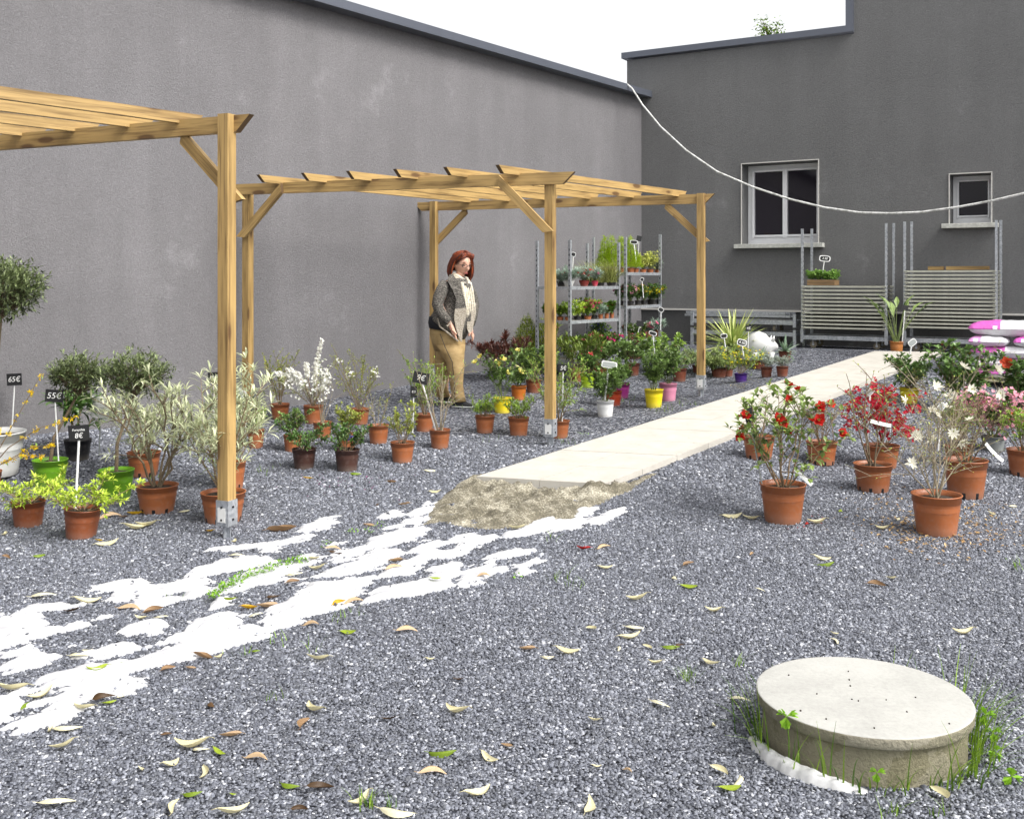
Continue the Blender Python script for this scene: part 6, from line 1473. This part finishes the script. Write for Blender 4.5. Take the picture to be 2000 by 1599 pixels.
# ------------------------------------------------------------------ fallen leaves, each its own thing
LM = {'p': (lin(196, 186, 140), lin(226, 220, 188)), 't': (lin(146, 116, 84), lin(196, 168, 132)), 'b': (lin(52, 38, 24), lin(96, 70, 42)), 'g': (lin(92, 120, 20), lin(160, 176, 50)), 'y': (lin(196, 150, 20), lin(226, 186, 50)), 'r': (lin(170, 30, 26), lin(196, 60, 44))}
LW_ = {'p': 'pale yellow dry leaf', 't': 'tan withered leaf', 'b': 'dark brown curled leaf', 'g': 'green-yellow leaf', 'y': 'bright yellow leaf', 'r': 'fallen red petal'}
def leaf_mesh(kind, v):
    g = random.Random(v * 7 + ord(kind)); b = MB(); n = 9; vs = []; bend = g.choice((-1, 1)) * g.uniform(.5, 1.5); fold = g.uniform(.3, 1.1); tw = g.uniform(-1.3, 1.3); wd = g.uniform(.14, .24)
    for i in range(n + 1):
        t = i / n; w_ = wd * math.sin(math.pi * min(1, t ** .8 * .97 + .015)) ** .85 + .004; z = .15 * abs(bend) * (4 * (t - .5) ** 2); yb = .16 * math.sin(t * 3) * bend
        for s in (-1, -.5, 0, .5, 1):
            a = tw * (t - .5); y, zz = s * w_ * (1 - .25 * fold), fold * w_ * abs(s) ** 1.4
            vs.append(V((t - .5, yb + y * math.cos(a) - zz * math.sin(a), z + y * math.sin(a) + zz * math.cos(a))))
    b.add(vs, [(i * 5 + j, (i + 1) * 5 + j, (i + 1) * 5 + j + 1, i * 5 + j + 1) for i in range(n) for j in range(4)])
    b.tube([(-.5, 0, vs[2].z), (-.58, .01, vs[2].z - .01), (-.66, .03, vs[2].z - .03)], [.012, .010, .008], 5)
    if v % 2: b.v = [V((q.x, q.y, -q.z * .8)) for q in b.v]
    zmin = min(q.z for q in b.v); b.v = [q - V((0, 0, zmin)) for q in b.v]
    b.t = [g.random()] * len(b.t)
    o = b.build('fallen_leaf', leafmat(*LM[kind], .25, .55), smooth=True); return o
LEAVES = """122 1462 50 p 20;112 1570 70 p 15;330 1494 45 p 40;375 1457 70 p 0;393 1467 40 p -10;272 1508 28 p 80;396 1518 42 p 60;377 1555 40 g 0;428 1472 36 g -20;450 1440 45 t 10;500 1487 50 t -10;595 1421 50 t 50;618 1389 55 p -30;415 1380 32 b 70;455 1588 66 p 20;340 1585 42 p -60;568 1539 42 g -10;625 1550 55 b 5;700 1567 56 p 30;778 1587 76 p 0;585 1590 36 b 0;895 1390 55 p -20;865 1473 58 g -5;958 1482 42 p -20;760 1408 34 b -5;845 1516 58 t 8;1143 1580 60 p 50;1405 1515 44 p 80;1437 1530 44 p 40;1425 1543 46 g 0;1835 1563 60 p 60;1447 1370 48 p -25;1390 1299 44 p -30;1265 1270 24 p 80;325 1438 22 b 10;455 1555 14 g 0;1245 1171 44 p -5;1323 1132 32 p -60;1345 1148 36 g -10;1393 1194 36 p 0;1240 1228 40 p 5;1230 1246 46 p 10;1156 1234 30 p 80;1205 1271 24 p 60;1110 1275 52 p -10;1030 1270 34 t 0;1070 1285 26 p 0;1183 1111 30 p 0;1140 1074 30 r 10;1180 1072 34 t 20;1345 1106 28 t 20;1467 1085 22 t 40;1612 1104 36 g 0;1605 1093 36 p 0;1740 1133 24 p 10;1485 1154 20 p -20;1712 1147 36 t -15;1880 1236 44 p 0;1628 1255 26 p 70;1630 1240 16 p 0;1595 1022 40 p 5;1574 1024 24 r 40;1430 1010 40 p 0;1466 1015 34 p 0;1750 1016 22 p 50;1935 1007 26 p 60;1722 1033 30 p 0;1290 1378 44 p -20;1390 1420 24 p 50;1160 1410 26 p 0;1225 1510 24 t -30;1165 1500 20 p 0;990 1460 28 t -20;1310 1268 36 g 0;1327 1268 24 b 20;1280 1297 30 p 0;795 1236 46 t 12;680 1237 34 g -5;620 1291 46 p 10;500 1275 18 g 0;840 1290 20 p 0;895 1330 24 b 0;85 1166 50 p 10;170 1176 52 p 15;140 1197 36 b -5;252 1193 48 t -5;300 1198 40 t 10;275 1209 26 p 0;316 1207 28 p 0;486 1192 34 y 0;522 1187 48 t 20;500 1204 30 p 15;535 1173 30 b 20;448 1180 26 g 0;575 1127 34 p 0;572 1141 28 t 20;620 1112 34 p 0;650 1078 32 t 0;655 1086 28 b 0;612 1093 26 p 0;155 1283 42 p 0;172 1274 22 p 0;190 1316 42 g 5;224 1306 34 g 25;200 1374 50 b 30;162 1387 46 p -5;232 1362 28 p 60;212 1376 30 g 20;78 1360 54 p 30;52 1385 38 g -60;103 1428 30 p -50;22 1350 62 p 5;132 1424 56 p 12;395 1288 44 t -10;424 1287 26 p 40;607 1224 34 t -5;328 1312 32 t 30;372 1308 22 t 0;690 1180 40 t 8;662 1188 30 y 20;772 1098 38 t 25;770 1116 40 t 20;850 1136 24 g 0;720 1028 24 t 0;945 1132 28 t 0;1005 1017 30 p -20;1010 1034 34 p 0;1148 968 14 y 20;850 962 24 p 0;790 990 24 t 0;735 988 16 b -60;265 1032 50 p 15;285 1028 44 p 20;215 1013 46 t 25;242 1014 22 b 0;262 1006 34 y -8;360 1000 24 p 30;412 1040 18 y 20;455 1060 20 p 50;465 1092 34 p 0;210 1064 44 p 15;192 1058 16 y 0;76 1088 26 g 30;12 1092 22 t -10;6 1047 24 p 60;840 920 26 p 20;765 944 20 t 0;600 936 20 y 0;695 928 24 g 0;550 1040 60 t 0;1885 975 26 p 0;1975 990 26 p 30;1640 1000 20 g 40;1690 960 20 t 0;1800 1010 24 p 0;930 1550 60 p 20""".replace("\n", "").split(';')
PROTO = {}
for i, ent in enumerate(LEAVES):
    a = ent.split(); px, py, ln, kd, rot = float(a[0]), float(a[1]), float(a[2]), a[3], float(a[4]); p = gp(px, py); v = (i * 5 + i // 3) % 8
    key = (kd, v)
    if key not in PROTO: PROTO[key] = leaf_mesh(kd, v); o = PROTO[key]
    else: o = PROTO[key].copy(); COL.objects.link(o)
    onf = float(fabdist(np.array([[p.x, p.y]]))[0]) > -.005; g = random.Random(i)
    s = ln * p.y / F * .98; o.scale = (s, s, s); o.location = (p.x, p.y, p.z + (.016 if onf else .007)); o.rotation_euler = (g.uniform(-.15, .5), g.uniform(-.2, .2), R(rot * 1.6) + (math.pi if i % 3 == 0 else 0))
    if onf: z = 'lying on the white fleece fabric'
    elif math.hypot(p.x - MH[0], p.y - MH[1]) < .75: z = 'on the gravel close to the round concrete manhole'
    elif px > 1380 and py < 1060: z = 'on the gravel among the right-hand flower pots'
    elif px < 480 and py < 1100: z = 'on the gravel in front of the green pots'
    elif py > 1340: z = 'on the open gravel nearest the camera'
    elif px > 900: z = 'on the open gravel between manhole and path'
    else: z = 'on the gravel beside the white fleece fabric'
    tag(o, LW_[kd] + ' ' + z, 'leaf', 'fallen leaves')

# small stuff: petals, crumbs, weeds
def scatter(name, regs, mats, seed):
    b = MB(); g = random.Random(seed)
    for (x0, x1, y0, y1), n, s, mi in regs:
        for _ in range(n):
            x = g.gauss((x0 + x1) / 2, (x1 - x0) / 4); y = min(y1 + 20, max(y0, g.gauss((y0 + y1) / 2, (y1 - y0) / 4))); p = gp(x, y); p.z += .010
            if polydist(np.array([[p.x, p.y]]), PATHPOLY)[0] > 0: p.z += .034
            l = s * g.uniform(.5, 1.3); d = V((g.gauss(0, 1), g.gauss(0, 1), g.gauss(0, .25))); b.leaf(p, d, l, l * .45, mi, g.random(), simple=(l < .012))
    return stuff(b.build(name, mats))
scatter('petals', [((1680, 2010, 985, 1085), 420, .026, 0), ((1640, 1800, 930, 1010), 60, .022, 0), ((560, 820, 915, 965), 70, .012, 1), ((1400, 1520, 742, 765), 60, .014, 2), ((1500, 1620, 1000, 1030), 10, .02, 3), ((1720, 1800, 1000, 1060), 60, .022, 0)], [leafmat(lin(150, 110, 64), lin(216, 184, 130)), petalmat(lin(190, 70, 150)), petalmat(lin(236, 206, 60)), petalmat(lin(180, 30, 30))], 4)
scatter('crumbs', [((1250, 1720, 720, 900), 260, .010, 0), ((1150, 1500, 800, 940), 120, .009, 0)], [leafmat(lin(80, 62, 40), lin(130, 104, 70))], 5)
def grass():
    b = MB(); g = random.Random(9); zg = gz(*MH)
    def blade(p, ln, az, lean, wd=.0028, t=None):
        d = V((math.cos(az), math.sin(az), 0)); sdv = V((-math.sin(az), math.cos(az), 0)); vs = []
        for i in range(6):
            u = i / 5; q = p + V((0, 0, ln * (u - .35 * lean * u * u))) + d * ln * lean * u ** 1.6; w_ = wd * (1 - .9 * u); vs += [q + sdv * w_, q - sdv * w_]
        b.add(vs, [(i * 2, i * 2 + 1, i * 2 + 3, i * 2 + 2) for i in range(5)], 0, g.random() if t is None else t)
    for a0, a1, n, l0, l1 in ((165, 205, 26, .08, .22), (215, 255, 18, .08, .2), (255, 290, 12, .05, .16), (290, 335, 46, .08, .22), (335, 378, 70, .10, .28), (20, 60, 10, .06, .2), (100, 160, 6, .06, .16)):
        for _ in range(n):
            a = R(g.uniform(a0, a1)); r = .295 + abs(g.gauss(0, .025)); blade(V((MH[0] + r * math.cos(a), MH[1] + r * math.sin(a), zg)), g.uniform(l0, l1), a + g.gauss(0, .8), g.uniform(.15, 1.0))
    for px, py, n in ((1300, 800, 26), (1345, 790, 22), (1215, 785, 14), (1250, 700, 10), (1110, 862, 12), (1160, 770, 16), (930, 800, 8), (955, 860, 8), (520, 920, 16), (1500, 770, 8), (1120, 1145, 14), (660, 1210, 10), (610, 1270, 6), (1745, 1590, 16), (720, 1575, 24), (1345, 1330, 12), (1440, 1300, 10), (340, 1170, 5), (480, 1280, 7), (1990, 1110, 14), (1350, 1320, 10), (540, 1365, 5), (1840, 1590, 8), (700, 1200, 6), (300, 930, 10), (1080, 1050, 5), (750, 1580, 10), (550, 1255, 6), (1090, 1130, 10)):
        for _ in range(n):
            p = gp(px + g.gauss(0, 14), py + g.gauss(0, 4)); blade(p, g.uniform(.025, .075), g.uniform(0, 6.28), g.uniform(.2, .9), .0018)
    stuff(b.build('grass', leafmat(lin(60, 96, 22), lin(150, 184, 60), .3)))
grass()
def weeds():
    b = MB(); g = random.Random(10)
    line = [(1175, 795), (1250, 735), (1400, 668), (1560, 606), (1725, 572)]
    for i in range(420):
        t = g.random() * 3.999; j = int(t); u = t - j; x = line[j][0] * (1 - u) + line[j + 1][0] * u; y = line[j][1] * (1 - u) + line[j + 1][1] * u
        wd = 13 * math.sin(min(1, (j + u) / 4 + .12) * math.pi * .85) + 3; p = gp(x / 2.857 + g.gauss(0, 3), 900 + (y + g.gauss(0, wd)) / 2.857); p.z += .022 + g.uniform(0, .012)
        b.leaf(p, rnddir(g, .5), g.uniform(.012, .026), g.uniform(.006, .011), 0, g.random())
    zg = gz(*MH)
    for az, r, h, s in ((214, .315, .15, .034), (258, .305, .055, .024), (352, .33, .10, .030), (344, .34, .07, .026), (330, .345, .05, .024), (318, .40, .03, .030)):
        a = R(az); p = V((MH[0] + r * math.cos(a), MH[1] + r * math.sin(a), zg)); top = p + V((math.cos(a) * .01, math.sin(a) * .01, h)); b.tube([p, p.lerp(top, .6) + V((.004, 0, 0)), top], [.0016, .0014, .001], 5, 0, .3)
        for k in range(3):
            w_ = k * 2.09 + az; d = V((math.cos(w_), -.25, math.sin(w_))); b.leaf(top, d, s, s * .95, 0, g.uniform(.6, 1), curl=.05)
            for j in (-1, 1): b.leaf(top + d * s * .25, (d + d.cross(V((0, -1, .2))) * j * .5), s * .75, s * .55, 0, g.uniform(.6, 1), curl=.05)
    for px, py in ((1010, 1130), (720, 1040), (1205, 730), (690, 1040), (640, 1065), (410, 905), (1990, 1105), (740, 1030), (1140, 850)):
        for _ in range(10):
            p = gp(px + g.gauss(0, 8), py + g.gauss(0, 3)); p.z += .012; b.leaf(p, rnddir(g, .6), g.uniform(.012, .022), .009, 0, g.random())
    stuff(b.build('weeds', leafmat(lin(70, 116, 16), lin(150, 196, 56), .3)))
weeds()
